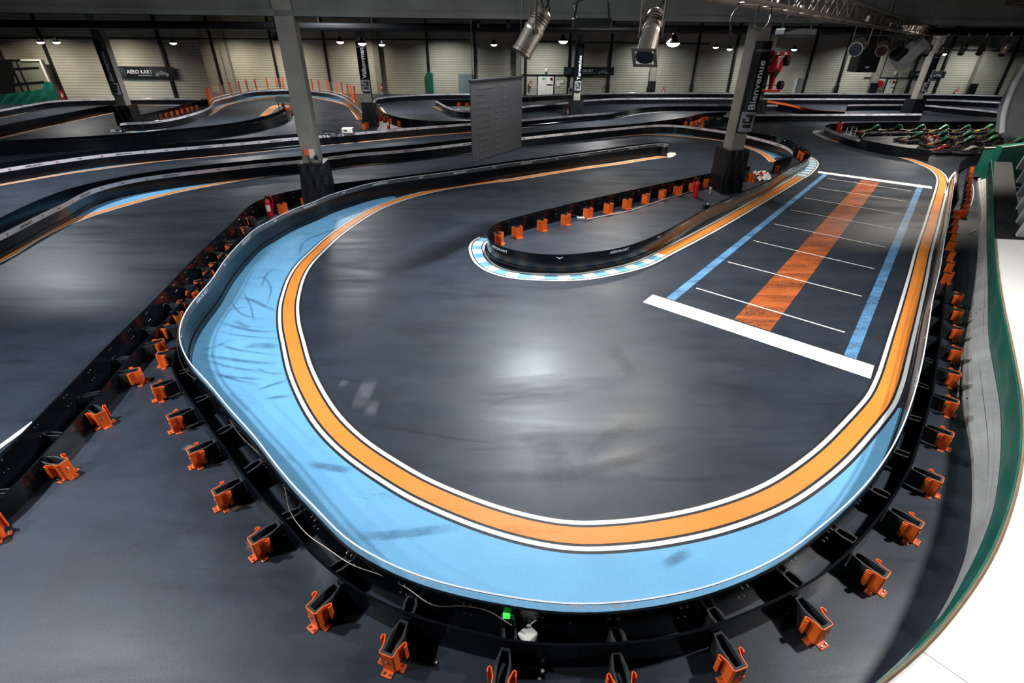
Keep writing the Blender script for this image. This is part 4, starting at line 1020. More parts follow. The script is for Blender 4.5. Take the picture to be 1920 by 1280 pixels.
par_can(p1, _R*-.55+_U*-.83+_F*.36, .46, .108, 'polished spotlight can hanging left, pointing down left', False, .30)
p2 = DP(1220, 64, 5.0)
par_can(p2, _R*-.22+_U*-.80+_F*-.10, .52, .098, 'polished spotlight can hanging right with square filter frame', True, .34)
# light bar carrying the two cans (runs just above the frame)
br = thing('lighting_bar', 'steel lighting bar carrying the hanging spotlights', 'bar'); bm = NB(); tube(bm, [DP(880, -12, 5.25), DP(1340, -10, 5.0)], .025, 8); obj('bar', bm, M['alu'], br)
def flood(loc, w, d, rz, label, up=.5):
    r = thing('floodlight', label, 'floodlight', loc, rz)
    bm = NB(); bbox(bm, (-w/2, -d/2, -.05), (w/2, d/2, .05), .015); obj('housing', bm, M['blackmetal'], r)
    bm = NB(); box(bm, (-w/2+.03, -d/2+.02, -.06), (w/2-.03, d/2-.02, -.05)); obj('glass', bm, M['lens'], r)
    bm = NB(); tube(bm, [(-w*.46, 0, .02), (-w*.40, 0, up*.8), (-w*.36, 0, up), (w*.36, 0, up), (w*.40, 0, up*.8), (w*.46, 0, .02)], .014, 6); obj('yoke', bm, M['blackmetal'], r)
    bm = NB(); bbox(bm, (-.03, -.03, up), (.03, .03, up+.14), .006); obj('hook_clamp', bm, M['plastic'], r)
    bm = NB(); tube(bm, [(-w*.4, .03, .05), (-w*.5, .05, .2), (-w*.2, .03, up*.95), (0, .04, up+.2)], .009, 6); obj('power_cable', bm, M['blackmetal'], r)
flood(DP(1109, 43, 6.4), .50, .22, .05, 'black floodlight hanging between the two polished cans', .27)
flood(DP(1492, 60, 8.5), .58, .3, .1, 'black floodlight hanging under the truss', .24)
# truss
ta = DP(1300, -25, 5.0); tb = DP(1440, 12, 6.2); tc = DP(1550, 33, 8.6); td = DP(1737, 67, 24.0)
tr = thing('lighting_truss', 'aluminium lattice truss running away under the roof at right', 'truss')
A0 = tb-(td-tb).normalized()*3.5; B0 = td
dv = (B0-A0); Ld = dv.length; dv.normalize(); sd = Vector((dv.y, -dv.x, 0)).normalized()
ch = [Vector((0, 0, 0))+sd*.15, Vector((0, 0, 0))-sd*.15, Vector((0, 0, .29))+sd*.15, Vector((0, 0, .29))-sd*.15]
bm = NB()
for c in ch: tube(bm, [A0+c, B0+c], .026, 8)
obj('chord', bm, M['alu'], tr)
bm = NB(); n = 64
for i in range(n):
    p = A0+dv*(Ld*i/n); q = A0+dv*(Ld*(i+1)/n)
    for a, b in ((0, 2), (1, 3), (0, 1), (2, 3)):
        tube(bm, [p+ch[a], q+ch[b]] if i % 2 else [p+ch[b], q+ch[a]], .011, 5, cap=False)
obj('lattice_brace', bm, M['alu'], tr)
bm = NB()
for s in (.2, .5, .8): 
    cb = NB(); p = A0+dv*(Ld*s)+Vector((0, 0, .3)); tube(cb, [p, Vector((p.x, p.y, 7.58))], .012, 5); obj('suspension_cable', cb, M['blackmetal'], tr)
bm.free()
for (x, y, dep, dx, dy, lb) in ((1611, 85, 11.5, -20, 22, 'polished spotlight can under the truss in front of the loudspeaker'), (1656, 88, 14, -8, 20, 'bronze spotlight can under the truss, second from the left'), (1682, 92, 14.5, -9, 20, 'bronze spotlight can under the truss, third from the left'), (1702, 88, 15, -12, 22, 'polished spotlight can under the truss beside the grey projector')):
    p = DP(x, y, dep); d = DP(x+dx, y+dy, dep-.3)-p
    par_can(p, d, .50, .15, lb, False, .42)
for (x, y, dep, lb) in ((1740, 94, 24, 'small spotlight beside the right banner column top, left one'), (1767, 93, 24, 'small spotlight beside the right banner column top, right one'), (1806, 92, 24, 'small spotlight on the wall bar right of the banner column'), (1840, 92, 24, 'small spotlight second right of the banner column'), (1884, 93, 22, 'small spotlight at the far right under the roof')):
    p = DP(x, y, dep); par_can(p, Vector((-.4, -.3, -.8)), .5, .13, lb, False, .5)
# loudspeaker
p = DP(1614, 135, 15.5); t = thing('loudspeaker', 'big black loudspeaker hanging under the truss', 'loudspeaker', p, math.radians(-8)); h = ZAT(p, 68)-p.z
bm = NB(); bbox(bm, (-.31, -.3, 0), (.31, .3, h), .03); obj('cabinet', bm, M['pad'], t)
bm = NB(); bbox(bm, (-.28, -.315, .05), (.28, -.3, h-.05), .01); obj('grille', bm, M['pad'], t)
bm = NB(); box(bm, (-.06, -.325, .12), (.06, -.318, .16)); obj('badge', bm, M['whiteink'], t)
bm = NB()
for x in (-.2, .2): cb = NB(); tube(cb, [(x, 0, h), (x, 0, 7.58-p.z)], .01, 5); obj('suspension_cable', cb, M['blackmetal'], t)
bm.free()
# grey projector box on bracket
p = DP(1706, 100, 14.0); t = thing('projector', 'grey projector tilted downwards under the truss', 'projector', p); 
Qm = Matrix.Rotation(math.radians(35), 4, 'Y') @ Matrix.Rotation(math.radians(10), 4, 'X')
bm = NB(); bbox(bm, (-.16, -.2, -.40), (.16, .2, .40), .04, Qm); obj('housing', bm, M['grey'], t)
bm = NB(); bbox(bm, (-.34, -.21, -.36), (-.15, .18, -.02), .05, Qm); obj('front_hood', bm, M['blackmetal'], t)
bm = NB(); tube(bm, [(0, 0, .3), (.25, 0, .6), (.2, 0, 1.2)], .02, 6); obj('mount_arm', bm, M['alu'], t)

# high bay lamps
_HB = [None]
HB = [(76, 79.5, 37, 'small glowing pendant lamp at the far left edge'), (106, 79.5, 37, 'dim pendant lamp second from the far left'), (325, 81, 37, 'glowing pendant lamp right of the Bienvenido column'), (638, 79, 33, 'dim pendant lamp just right of the near column'), (679, 82, 29, 'bright pendant lamp in front of the Valkommen banner'), (716, 84, 38, 'bright pendant lamp right of the Valkommen banner'), (926, 84, 38, 'glowing pendant lamp above the hanging screen'), (1056, 78, 26, 'glowing pendant lamp left of the Tervetuloa banner'), (1262, 82, 18, 'largest glowing pendant lamp right of the right spotlight can'), (1342, 89, 45, 'tiny glowing lamp left of the Bienvenue column, left one'), (1368, 92.5, 45, 'tiny glowing lamp left of the Bienvenue column, right one'), (1489, 93, 44, 'glowing lamp right of the red racing car'), (1768, 101.5, 36, 'glowing lamp at the top of the right banner column')]
LAMPS = []
for i, (x, y, dep, lb) in enumerate(HB):
    if _HB[0] is None:
        r = empty('pendant_lamp'); _HB[0] = r
        bm = NB(); lathe(bm, [(.26, 0.02), (.24, .05), (.12, .16), (.08, .3), (.05, .32)], 18); obj('lamp_shade', bm, M['blackmetal'], r)
        bm = NB(); lathe(bm, [(.03, -.10), (.14, -.08), (.21, -.03), (.235, .02)], 18); obj('diffuser', bm, M['lamp'], r)
        bm = NB(); tube(bm, [(0, 0, .3), (0, 0, 2.2)], .01, 5); obj('pendant_cable', bm, M['blackmetal'], r)
    else: r = copy_tree(_HB[0])
    p = DP(x, y, dep); r.location = p; tag(r, lb, 'lamp', 'glowing pendant lamps'); LAMPS.append(p)
r = thing('pendant_lamp', 'dark unlit pendant lamp beside the top of the near column', 'lamp', DP(522, 76, 15))
bm = NB(); lathe(bm, [(.26, 0.0), (.24, .02), (.13, .12), (.10, .2), (.05, .22)], 18); obj('lamp_shade', bm, M['blackmetal'], r); bm = NB(); tube(bm, [(0, 0, .2), (-.15, 0, 2.0)], .01, 5); obj('pendant_cable', bm, M['blackmetal'], r)

# loose cables under the bar
for k, pts in enumerate(([(1390, 8, 6.2), (1372, 30, 6.3), (1370, 60, 6.4), (1374, 66, 6.5)], [(1425, 10, 6.2), (1415, 45, 6.2), (1422, 58, 6.2), (1440, 45, 6.2), (1449, 0, 6.2)], [(1026, -5, 5.3), (1030, 20, 5.3), (1028, 36, 5.3)])):
    t = tag(empty('loose_cable'), 'thin black cable loop hanging from the ceiling rig, '+('beside the Bienvenue column', 'under the truss end', 'beside the left spotlight')[k], 'cable')
    bm = NB(); tube(bm, spline([DP(*q) for q in pts], .05), .010, 6); obj('cable', bm, M['blackmetal'], t)

# ------------------------------------------------------------------ red racing car mounted on its column
zt_, zb_ = ZAT(c7, 95), ZAT(c7, 171)
car = thing('racing_car', 'red open-wheel racing car hung upright on the column', 'racing car', (c7.x+.45, c7.y-.55, zb_), YAW)
Hc = zt_-zb_
bm = NB()
prof = [(.0, .10, .10), (.1, .14, .12), (.3, .17, .16), (.42, .24, .18), (.5, .44, .2), (.62, .50, .24), (.75, .40, .24), (.86, .22, .2), (.93, .16, .16)]
rows = []
for t, w, d in prof:
    rows.append([bm.verts.new((x*w, -.1+y*d, t*Hc)) for x, y in ((-1, 1), (-1, -.3), (-.5, -1), (.5, -1), (1, -.3), (1, 1))])
for a, b in zip(rows, rows[1:]):
    for i in range(6): face(bm, [a[i], a[(i+1) % 6], b[(i+1) % 6], b[i]])
face(bm, rows[0][::-1]); face(bm, rows[-1]); bmesh.ops.recalc_face_normals(bm, faces=bm.faces[:]); obj('bodywork', bm, M['redcar'], car)
bm = NB(); bbox(bm, (-.16, -.36, Hc*.40), (.16, -.26, Hc*.56), .03); obj('cockpit', bm, M['tyre'], car)
bm = NB(); bbox(bm, (-.75, -.25, 0), (.75, -.05, Hc*.06), .02); obj('front_wing', bm, M['redcar'], car)
bm = NB(); bbox(bm, (-.62, -.45, Hc*.90), (.62, -.05, Hc*.98), .02); box(bm, (-.62, -.5, Hc*.84), (-.58, 0, Hc*1.0)); box(bm, (.58, -.5, Hc*.84), (.62, 0, Hc*1.0)); obj('rear_wing', bm, M['redcar'], car)
bm = NB(); box(bm, (-.4, -.47, Hc*.91), (-.2, -.455, Hc*.97)); box(bm, (.2, -.47, Hc*.91), (.4, -.455, Hc*.97)); box(bm, (-.05, -.345, Hc*.6), (.05, -.335, Hc*.8)); obj('decal', bm, M['whiteink'], car)
for x in (-.72, .72):
    for z, r_ in ((.17, .30), (.76, .33)):
        bm = NB(); lathe(bm, [(r_*.7, -.17), (r_, -.14), (r_, .14), (r_*.7, .17)], 18, Matrix.Translation((x, -.12, Hc*z)) @ Matrix.Rotation(PI/2, 4, 'Y')); obj('wheel', bm, M['tyre'], car)
bm = NB()
for z in (.17, .76): tube(bm, [(-.7, -.1, Hc*z), (.7, -.1, Hc*z)], .03, 6)
obj('axle', bm, M['blackmetal'], car)

# orange sweep of the ramp beside it
rp = thing('ramp_guard', 'orange painted guard sweeping down beside the racing car column', 'guard')
A = spline([G(1430, 187, .75), G(1470, 193, .6), G(1500, 200, .5), G(1530, 206, .42), G(1585, 209, .2)], .3); Bp = spline([G(1430, 191, .6), G(1470, 197, .5), G(1492, 202, .4), G(1512, 208.5, .2), G(1585, 210, .05)], .3)
Bp = resample(Bp, n=len(A)); bm = NB(); a = [bm.verts.new(p) for p in A]; b = [bm.verts.new(p) for p in Bp]; c = [bm.verts.new(p+Vector((0, .12, 0))) for p in A]; d = [bm.verts.new(p+Vector((0, .12, 0))) for p in Bp]
for i in range(len(A)-1):
    face(bm, [a[i], a[i+1], b[i+1], b[i]]); face(bm, [c[i+1], c[i], d[i], d[i+1]]); face(bm, [a[i+1], a[i], c[i], c[i+1]]); face(bm, [b[i], b[i+1], d[i+1], d[i]])
bmesh.ops.recalc_face_normals(bm, faces=bm.faces[:]); obj('guard_face', bm, M['bracket'], rp)
bm = NB(); 
lowP = [Vector((p.x, p.y+.06, 0)) for p in Bp]
aa = [bm.verts.new((p.x, p.y+.06, p.z)) for p in Bp]; bb2 = [bm.verts.new(p) for p in lowP]; cc = [bm.verts.new((p.x, p.y+.14, p.z)) for p in Bp]; dd = [bm.verts.new((p.x, p.y+.08, 0)) for p in lowP]
for i in range(len(Bp)-1): face(bm, [aa[i], aa[i+1], bb2[i+1], bb2[i]]); face(bm, [cc[i+1], cc[i], dd[i], dd[i+1]])
obj('base_board', bm, M['rubber'], rp)

# ------------------------------------------------------------------ orange post fence at the far left loop
posts = [((374,169),(383,196)),((377,167),(386,194)),((380,164),(390,190)),((389,160),(396,187)),((400,157.5),(407,182)),((414,154),(421,178)),((430,152),(437,174)),((448,149),(454,171)),((467,147.5),(472,169)),((487,145),(492,167)),((509,144),(514,165.5)),((531,144),(535,164)),((590,147.5),(594,169)),((607,149),(611,170)),((624,150),(627,172)),((637,152),(640,176)),((647,154),(650,180)),((656,157),(659,186)),((661,159),(666,191)),((665,161),(671,197))]
fp = []
for i, ((tx, ty), (bx_, by)) in enumerate(posts):
    b = G(bx_, by, .5); q_, i_ = nearest(BOARDS['b9'][0], b); b = q_+normals(BOARDS['b9'][0])[i_]*(-BOARDS['b9'][1]*.12); h = max(.9, min(2.2, ZAT(b, ty)-.1)); b.y -= .15; fp.append((Vector((b.x, b.y+.15, 0)), h))
    r = thing('fence_post', 'orange fence post on the far left loop, %s from the left' % ordw(i), 'post', (b.x, b.y+.15, 0), 0, 'orange posts of the far left loop')
    bm = NB(); bbox(bm, (-.07, -.03, 0), (.07, .03, h+.1), .01); obj('post', bm, M['bracket'], r)
    bm = NB(); bbox(bm, (-.1, -.08, 0), (.1, .08, .02), .005); obj('foot_plate', bm, M['bracket'], r)
nt_ = thing('fence_mesh', 'clear mesh sheet stretched between the orange posts', 'mesh sheet')
def clearmesh():
    m, nt, b = nodes('clear_mesh'); b.inputs['Base Color'].default_value = (.6, .6, .58, 1); b.inputs['Roughness'].default_value = .4; b.inputs['Alpha'].default_value = .13; return m
M['mesh'] = clearmesh()
bm = NB(); lo = [bm.verts.new((p.x, p.y+.05, .5)) for p, h in fp]; hi = [bm.verts.new((p.x, p.y+.05, h)) for p, h in fp]
for i in range(len(fp)-1): face(bm, [lo[i], lo[i+1], hi[i+1], hi[i]])
obj('sheet', bm, M['mesh'], nt_)
bm = NB(); tube(bm, [(p.x, p.y+.05, .62) for p, h in fp], .03, 5); obj('bottom_rail', bm, M['plastic'], nt_)

# hairpin tip cover, white equipment box and cable heap
q = G(541, 199, .3); t = thing('tip_cover', 'grey hooded cover over the tip of the thin curled island', 'cover', (q.x, q.y, 0))
bm = NB(); wdt = 1.5; rows = []
for j, (y, z) in enumerate(((-.55, .62), (-.2, 1.0), (.5, 1.05), (.7, .9))):
    rows.append([bm.verts.new((x*(wdt/2)*(1.05 if j < 2 else .9), y, z)) for x in (-1, -.5, 0, .5, 1)])
for a, b in zip(rows, rows[1:]):
    for i in range(4): face(bm, [a[i], a[i+1], b[i+1], b[i]])
bmesh.ops.solidify(bm, geom=bm.faces[:], thickness=.03); obj('hood', bm, M['visor'], t)
bm = NB()
for x in (-.6, .6):
    tube(bm, [(x, .3, 0), (x, .3, 1.0)], .03, 6); tube(bm, [(x, -.4, 0), (x, -.4, .75)], .03, 6)
obj('leg', bm, M['blackmetal'], t)
bm = NB(); bbox(bm, (-.4, -.25, .0), (.4, .3, .45), .04); obj('red_crate', bm, M['bracket'], t)
bm = NB(); bbox(bm, (-.18, -.3, .2), (.2, -.24, .42), .02); obj('white_plate', bm, M['plastic'], t)
q = G(653, 249, .5); t = thing('equipment_box', 'white equipment box lying on the barrier top right of the near column', 'box', (q.x, q.y, .5), .1)
bm = NB(); bbox(bm, (-.28, -.18, 0), (.28, .18, .26), .03); obj('case', bm, M['plastic'], t)
bm = NB(); lathe(bm, [(.07, 0), (.07, .04)], 12, Matrix.Translation((.3, 0, .14)) @ Matrix.Rotation(PI/2, 4, 'Y')); obj('socket', bm, M['blackmetal'], t)
bm = NB(); box(bm, (-.2, -.186, .1), (-.02, -.181, .17)); obj('label_plate', bm, M['ink'], t)
t = thing('cable_heap', 'tangle of black cables on the barrier beside the white equipment box', 'cables')
bm = NB(); random.seed(5)
for k in range(7):
    pts = [G(606+random.uniform(-4, 34), 247+random.uniform(-5, 4), .54+random.uniform(0, .06)) for _ in range(6)]; tube(bm, spline(pts, .1), .02, 5)
obj('cable', bm, M['blackmetal'], t)

# ------------------------------------------------------------------ karts
def kart_proto():
    r = empty('racing_kart')
    bm = NB(); bbox(bm, (-.33, -.75, .05), (.33, .7, .09), .015); obj('floor_tray', bm, M['blackmetal'], r)
    bm = NB(); ring_ = []
    for i in range(28):
        a = 2*PI*i/28; x = .68*math.copysign(abs(math.cos(a))**.45, math.cos(a)); y = 1.0*math.copysign(abs(math.sin(a))**.5, math.sin(a)); ring_.append((x, y, .15))
    ring_.append(ring_[0]); tube(bm, ring_, .085, 8); obj('bumper', bm, M['rubber2'], r, True)
    for sx in (-1, 1):
        bm = NB(); bbox(bm, (sx*.50-.12, -.42, .1), (sx*.50+.12, .42, .29), .05); obj('side_pod', bm, M['tyre'], r)
    bm = NB(); rows = []
    path = [(-.95, .20, .17), (-.72, .24, .19), (-.5, .28, .15), (-.3, .36, .13), (-.1, .38, .13), (.08, .43, .11), (.22, .53, .11), (.4, .66, .15), (.56, .72, .17), (.66, .68, .15), (.7, .58, .12)]
    for y, z, w in path: rows.append([bm.verts.new((x*w, y, z+dz)) for x, dz in ((-1, -.05), (-.8, 0), (0, .03), (.8, 0), (1, -.05))])
    for a, b in zip(rows, rows[1:]):
        for i in range(4): face(bm, [a[i], a[i+1], b[i+1], b[i]])
    bmesh.ops.solidify(bm, geom=bm.faces[:], thickness=.03); obj('front_fairing', bm, M['fair'], r, True)
    bm = NB(); rows = []
    for y, z, w in ((-.05, .12, .17), (.2, .11, .2), (.42, .2, .2), (.55, .42, .19), (.6, .6, .16)):
        rows.append([bm.verts.new((x*w+.0, y-.0, z+abs(x)**3*.14)) for x in (-1, -.6, 0, .6, 1)])
    for a, b in zip(rows, rows[1:]):
        for i in range(4): face(bm, [a[i], a[i+1], b[i+1], b[i]])
    bmesh.ops.solidify(bm, geom=bm.faces[:], thickness=.025); obj('seat', bm, M['tyre'], r, True)
    bm = NB(); bbox(bm, (.22, .3, .1), (.5, .72, .42), .03); lathe(bm, [(.06, .42), (.07, .5), (.03, .52)], 10, Matrix.Translation((.36, .5, 0))); obj('engine', bm, M['alu'], r)
    bm = NB(); T = Matrix.Translation((0, -.22, .52)) @ Matrix.Rotation(math.radians(-50), 4, 'X'); tube(bm, [T @ Vector((.15*math.cos(2*PI*i/14), .15*math.sin(2*PI*i/14), 0)) for i in range(15)], .016, 6); tube(bm, [T @ Vector((0, 0, 0)), (0, -.55, .15)], .014, 6); obj('steering_wheel', bm, M['blackmetal'], r)
    wh = None
    for x, y, w in ((-.52, -.62, .13), (.52, -.62, .13), (-.52, .66, .2), (.52, .66, .2)):
        bm = NB(); lathe(bm, [(.07, -w/2), (.12, -w/2), (.14, -w/2+.03), (.14, w/2-.03), (.12, w/2), (.07, w/2)], 16, Matrix.Translation((x, y, .14)) @ Matrix.Rotation(PI/2, 4, 'Y')); obj('wheel', bm, M['tyre'], r)
    bm = NB(); tube(bm, [(-.5, .85, .12), (-.5, .92, .34), (.5, .92, .34), (.5, .85, .12)], .022, 6); obj('rear_bar', bm, M['chrome'], r)
    return r
KP = kart_proto(); first = True
row_names = ('back', 'middle', 'front')
for row, pts in enumerate(([(1648,234),(1690,233.5),(1733,233.5),(1777,234),(1818,234),(1862,233)], [(1730,247),(1776,244.5),(1822,245),(1868,244)], [(1780,255.5),(1826,255),(1871,253.5),(1918,258)])):
    for i, (x, y) in enumerate(pts):
        o = KP if first else copy_tree(KP); first = False
        p = G(x, y, .56); o.location = (p.x-.44, p.y, 0); o.scale = (.78, .78, .78); o.rotation_euler = (0, 0, -PI/2+math.radians(8))
        tag(o, 'parked kart with multicoloured fairing, %s from the left in the %s row' % (ordw(i), row_names[row]), 'kart', 'karts parked in the pit')
for x, y, rz, lb in ((1763, 281, -1.45, 'black kart with red and white nose nearest the barrier end'), (1814, 283, -1.62, 'black kart with white curved nose just left of the green tarpaulin')):
    o = copy_tree(KP); p = G(x, y, .15); o.location = (p.x, p.y, 0); o.scale = (.9, .9, .9); o.rotation_euler = (0, 0, rz); tag(o, lb, 'kart', 'karts parked in the pit')
    for chd in o.children:
        if chd.name.startswith('front_fairing'):
            chd.data = chd.data.copy(); chd.data.materials[0] = M['plastic'] if x > 1790 else M['redcar']; chd.scale = (1.3, .75, .62)
            chd.location = (0, -.15, 0)
# spare kart parts in the pit corner
q = G(1614, 258, 0); t = thing('helmet', 'yellow and black striped helmet behind the pit barrier', 'helmet', q)
bm = NB(); lathe(bm, [(.10, .0), (.155, .06), (.17, .15), (.15, .24), (.09, .30), (.02, .32)], 18); obj('shell', bm, M['tyre'], t, True)
bm = NB(); tube(bm, [(.165*math.sin(a)*.5, -.165*math.cos(a), .16+.1*math.sin(a*2)) for a in [(-1.4+2.8*i/10) for i in range(11)]], .03, 6); obj('visor', bm, M['kyellow'] if 'kyellow' in M else M['plastic'], t)
q = G(1597, 256, 0); t = thing('kart_stand', 'small white metal stand behind the pit barrier', 'stand', q, .3)
bm = NB(); tube(bm, [(-.2, 0, 0), (-.18, 0, .5), (.18, 0, .5), (.2, 0, 0)], .025, 6); tube(bm, [(-.2, .3, 0), (-.18, .3, .5), (.18, .3, .5), (.2, .3, 0)], .025, 6); obj('frame', bm, M['plastic'], t); bm = NB(); bbox(bm, (-.22, -.02, .48), (.22, .32, .52), .01); obj('top', bm, M['blackmetal'], t)
# cones
_CN = [None]
for i, (x, y) in enumerate(((1735, 267.5), (1743, 269), (1752.5, 271), (1767, 271.5))):
    if _CN[0] is None:
        r = empty('traffic_cone'); _CN[0] = r
        bm = NB(); bbox(bm, (-.15, -.15, 0), (.15, .15, .03), .01); obj('base', bm, M['cone'], r)
        bm = NB(); lathe(bm, [(.12, .03), (.095, .15)], 16); lathe(bm, [(.068, .29), (.03, .46), (.02, .47)], 16); obj('cone_body', bm, M['cone'], r)
        bm = NB(); lathe(bm, [(.096, .15), (.068, .29)], 16); obj('white_collar', bm, M['plastic'], r)
    else: r = copy_tree(_CN[0])
    r.location = G(x, y); tag(r, 'red and white traffic cone in front of the karts, %s from the left' % ordw(i), 'cone', 'cones in front of the karts')

# ------------------------------------------------------------------ right edge: planks, green tarpaulin, white deck
def loft(name, A, B, mat, parent, z_drop=None, thick=None):
    n = min(len(A), len(B)); bm = NB(); a = [bm.verts.new(p) for p in A]; b = [bm.verts.new(p) for p in B]
    for i in range(n-1): face(bm, [a[i], a[i+1], b[i+1], b[i]])
    if z_drop is not None:
        c = [bm.verts.new((p.x, p.y, z_drop)) for p in A]; d = [bm.verts.new((p.x, p.y, z_drop)) for p in B]
        for i in range(n-1): face(bm, [a[i+1], a[i], c[i], c[i+1]]); face(bm, [b[i], b[i+1], d[i+1], d[i]])
        face(bm, [a[0], b[0], d[0], c[0]]); face(bm, [a[-1], c[-1], d[-1], b[-1]])
    bmesh.ops.recalc_face_normals(bm, faces=bm.faces[:])
    if thick: bmesh.ops.solidify(bm, geom=bm.faces[:], thickness=thick)
    return obj(name, bm, mat, parent)
ZP, ZD = .30, 1.0
TB = [(1848,318),(1849,345),(1850,400),(1850,445),(1852,520),(1855,640),(1865,697),(1876,765),(1876,865),(1863,957),(1852,990),(1815,1072),(1767,1152),(1715,1217),(1642,1285),(1560,1345)]
TT = [(1858,300),(1862,345),(1862,400),(1864,450),(1870,525),(1880,585),(1890,632),(1902,695),(1912,755),(1914,830),(1907,890),(1889,960),(1860,1035),(1815,1110),(1732,1212),(1657,1277),(1580,1335)]
NT = 120
TBp = resample(smooth_path(spline(GG(TB, ZP), .1), 4), n=NT); TTp = resample(smooth_path(spline(GG(TT, ZD), .1), 4), n=NT)
tp = thing('green_tarpaulin', 'green tarpaulin skirt hanging along the curved white deck edge', 'tarpaulin')
bm = NB(); rows = []
for j in range(9):
    u = j/8
    rows.append([bm.verts.new(a.lerp(b, u)+Vector((.025*math.sin(i*.9+j*.8)*math.sin(PI*u), .02*math.cos(i*.7-j)*math.sin(PI*u), .012*math.sin(i*1.7)*(j == 8)))) for i, (a, b) in enumerate(zip(TBp, TTp))])
for a, b in zip(rows, rows[1:]):
    for i in range(NT-1): face(bm, [a[i], a[i+1], b[i+1], b[i]])
obj('sheet', bm, M['green'], tp, True)
bm = NB(); tube(bm, [p+Vector((0, 0, .012)) for p in TTp], .016, 6); obj('folded_hem', bm, M['green'], tp)
# low planks along its foot
PLl = [(1826,345),(1836,420),(1830,520),(1813,620),(1807,650),(1807,752),(1822,827),(1827,900),(1825,960),(1812,1047),(1767,1147),(1712,1214),(1640,1283)]
PLp = resample(smooth_path(spline(GG(PLl, .05), .1), 3), n=NT)
for k in range(4):
    u0, u1 = (k/4)**.85, ((k+1)/4)**.85+.03
    i0, i1 = (34, NT) if k == 0 else (0, NT)
    A = [a.lerp(b, u0+.03*math.sin(i*.11+k*2))+Vector((0, 0, -.02)) for i, (a, b) in enumerate(zip(PLp, TBp))][i0:i1]; B = [a.lerp(b, (.995 if k == 3 else min(.98, u1+.03*math.sin(i*.09+k*2.3)))) for i, (a, b) in enumerate(zip(PLp, TBp))][i0:i1]
    for v in A: v.z = .05+.24*u0+.012
    for v in B: v.z = .05+.24*min(1, u1)
    t = thing('bent_plank', 'long bent grey plank at the foot of the green tarpaulin, %s from the track side' % ordw(k), 'plank', group='planks below the green tarpaulin')
    loft('board', A, B, M['wood'], t, z_drop=0.0)
    bm = NB()
    for i in range(6, int(len(A)*.72), 17):
        p = A[i].lerp(B[i], .3); lathe(bm, [(.018, p.z+.001), (.016, p.z+.004)], 8, Matrix.Translation((p.x, p.y, 0)))
    obj('nail_head', bm, M['blackmetal'], t)
# white deck
dk = thing('white_deck', 'bright white curved deck top at the right edge', 'deck')
edge = [p for p in TTp]
i_s = nearest(edge, G(1866, 452, ZD))[1]
E_ = edge[i_s:]
bm = NB(); zt = ZD+.03
outer_ = [Vector((E_[0].x+2.2, E_[0].y-.15, zt)), Vector((16, 9.3, zt)), Vector((16, -1.5, zt)), Vector((E_[-1].x+.2, -1.5, zt))]
poly = [Vector((p.x+.02, p.y-.01, zt)) for p in E_]+[Vector((E_[-1].x+.0, -1.5, zt)), Vector((16, -1.5, zt)), Vector((16, 9.6, zt))]
vt = [bm.verts.new(p) for p in poly]; f_ = face(bm, vt); vb = [bm.verts.new(p-Vector((0, 0, .05))) for p in poly]; face(bm, vb[::-1])
for i in range(len(poly)): face(bm, [vt[i], vb[i], vb[(i+1) % len(poly)], vt[(i+1) % len(poly)]])
bmesh.ops.triangulate(bm, faces=[f for f in bm.faces if len(f.verts) > 4]); bmesh.ops.recalc_face_normals(bm, faces=bm.faces[:])
obj('deck_top', bm, M['vinyl'], dk)
bm = NB(); tube(bm, [Vector((p.x+.012, p.y-.004, zt+.004)) for p in E_], .014, 6); obj('plywood_edge', bm, M['brown'], dk)
bm = NB(); 
bm.free()
for x in (9, 13):
    for y in (-1, 3, 6): lb_ = NB(); box(lb_, (x, y, 0), (x+.1, y+.1, ZD-.03)); obj('deck_leg', lb_, M['wood'], dk)
bm = NB(); a, b = G(1732, 1222, zt+.001), G(1815, 1280, zt+.001); d = (b-a).normalized(); nn = Vector((-d.y, d.x, 0))*.0025; face(bm, [bm.verts.new(p) for p in (a-nn, b-nn, b+nn, a+nn)]); obj('deck_joint', bm, M['wood'], dk)
# grey ramp deck behind it
rd = thing('grey_ramp', 'dark grey ramp surface between the green tarpaulin and the slatted screen', 'ramp')
pts = [G(1864, 303, ZD), G(1898, 304, ZD), G(1908, 380, ZD), G(1912, 462, ZD), G(1866, 451, ZD), G(1863, 400, ZD), G(1862, 345, ZD)]
bm = NB(); v1 = [bm.verts.new(p) for p in pts]; face(bm, v1); v2 = [bm.verts.new((p.x, p.y, ZD-.06)) for p in pts]
for i in range(len(pts)): face(bm, [v1[i], v2[i], v2[(i+1) % len(pts)], v1[(i+1) % len(pts)]])
bmesh.ops.triangulate(bm, faces=[f for f in bm.faces if len(f.verts) > 4]); bmesh.ops.recalc_face_normals(bm, faces=bm.faces[:]); obj('ramp_surface', bm, simple('dark_grey_ramp', (26, 29, 31), .7, var=.25, scale=1.2), rd)
# green padded end wall
gw = thing('green_padded_wall', 'green tarpaulin covered padded wall beside the parked karts', 'padded wall')
def slab3(bm, P4, off):
    a = [bm.verts.new(p) for p in P4]; b = [bm.verts.new(p+off) for p in P4]; face(bm, a); face(bm, b[::-1])
    for i in range(4): face(bm, [a[i], b[i], b[(i+1) % 4], a[(i+1) % 4]])
    bmesh.ops.recalc_face_normals(bm, faces=bm.faces[:])
p0 = G(1870, 299, ZD); p1_ = G(1905, 304, ZD)
h0 = ZAT(p0, 276); h1 = ZAT(p1_, 265)
bm = NB(); slab3(bm, [Vector((p0.x, p0.y, ZD-.9)), Vector((p1_.x+.8, p1_.y, ZD-.9)), Vector((p1_.x+.8, p1_.y, h1)), Vector((p0.x, p0.y, h0))], Vector((.05, .35, 0))); obj('cover_sheet', bm, M['green'], gw)
pa_ = G(1843, 285, ZD); 
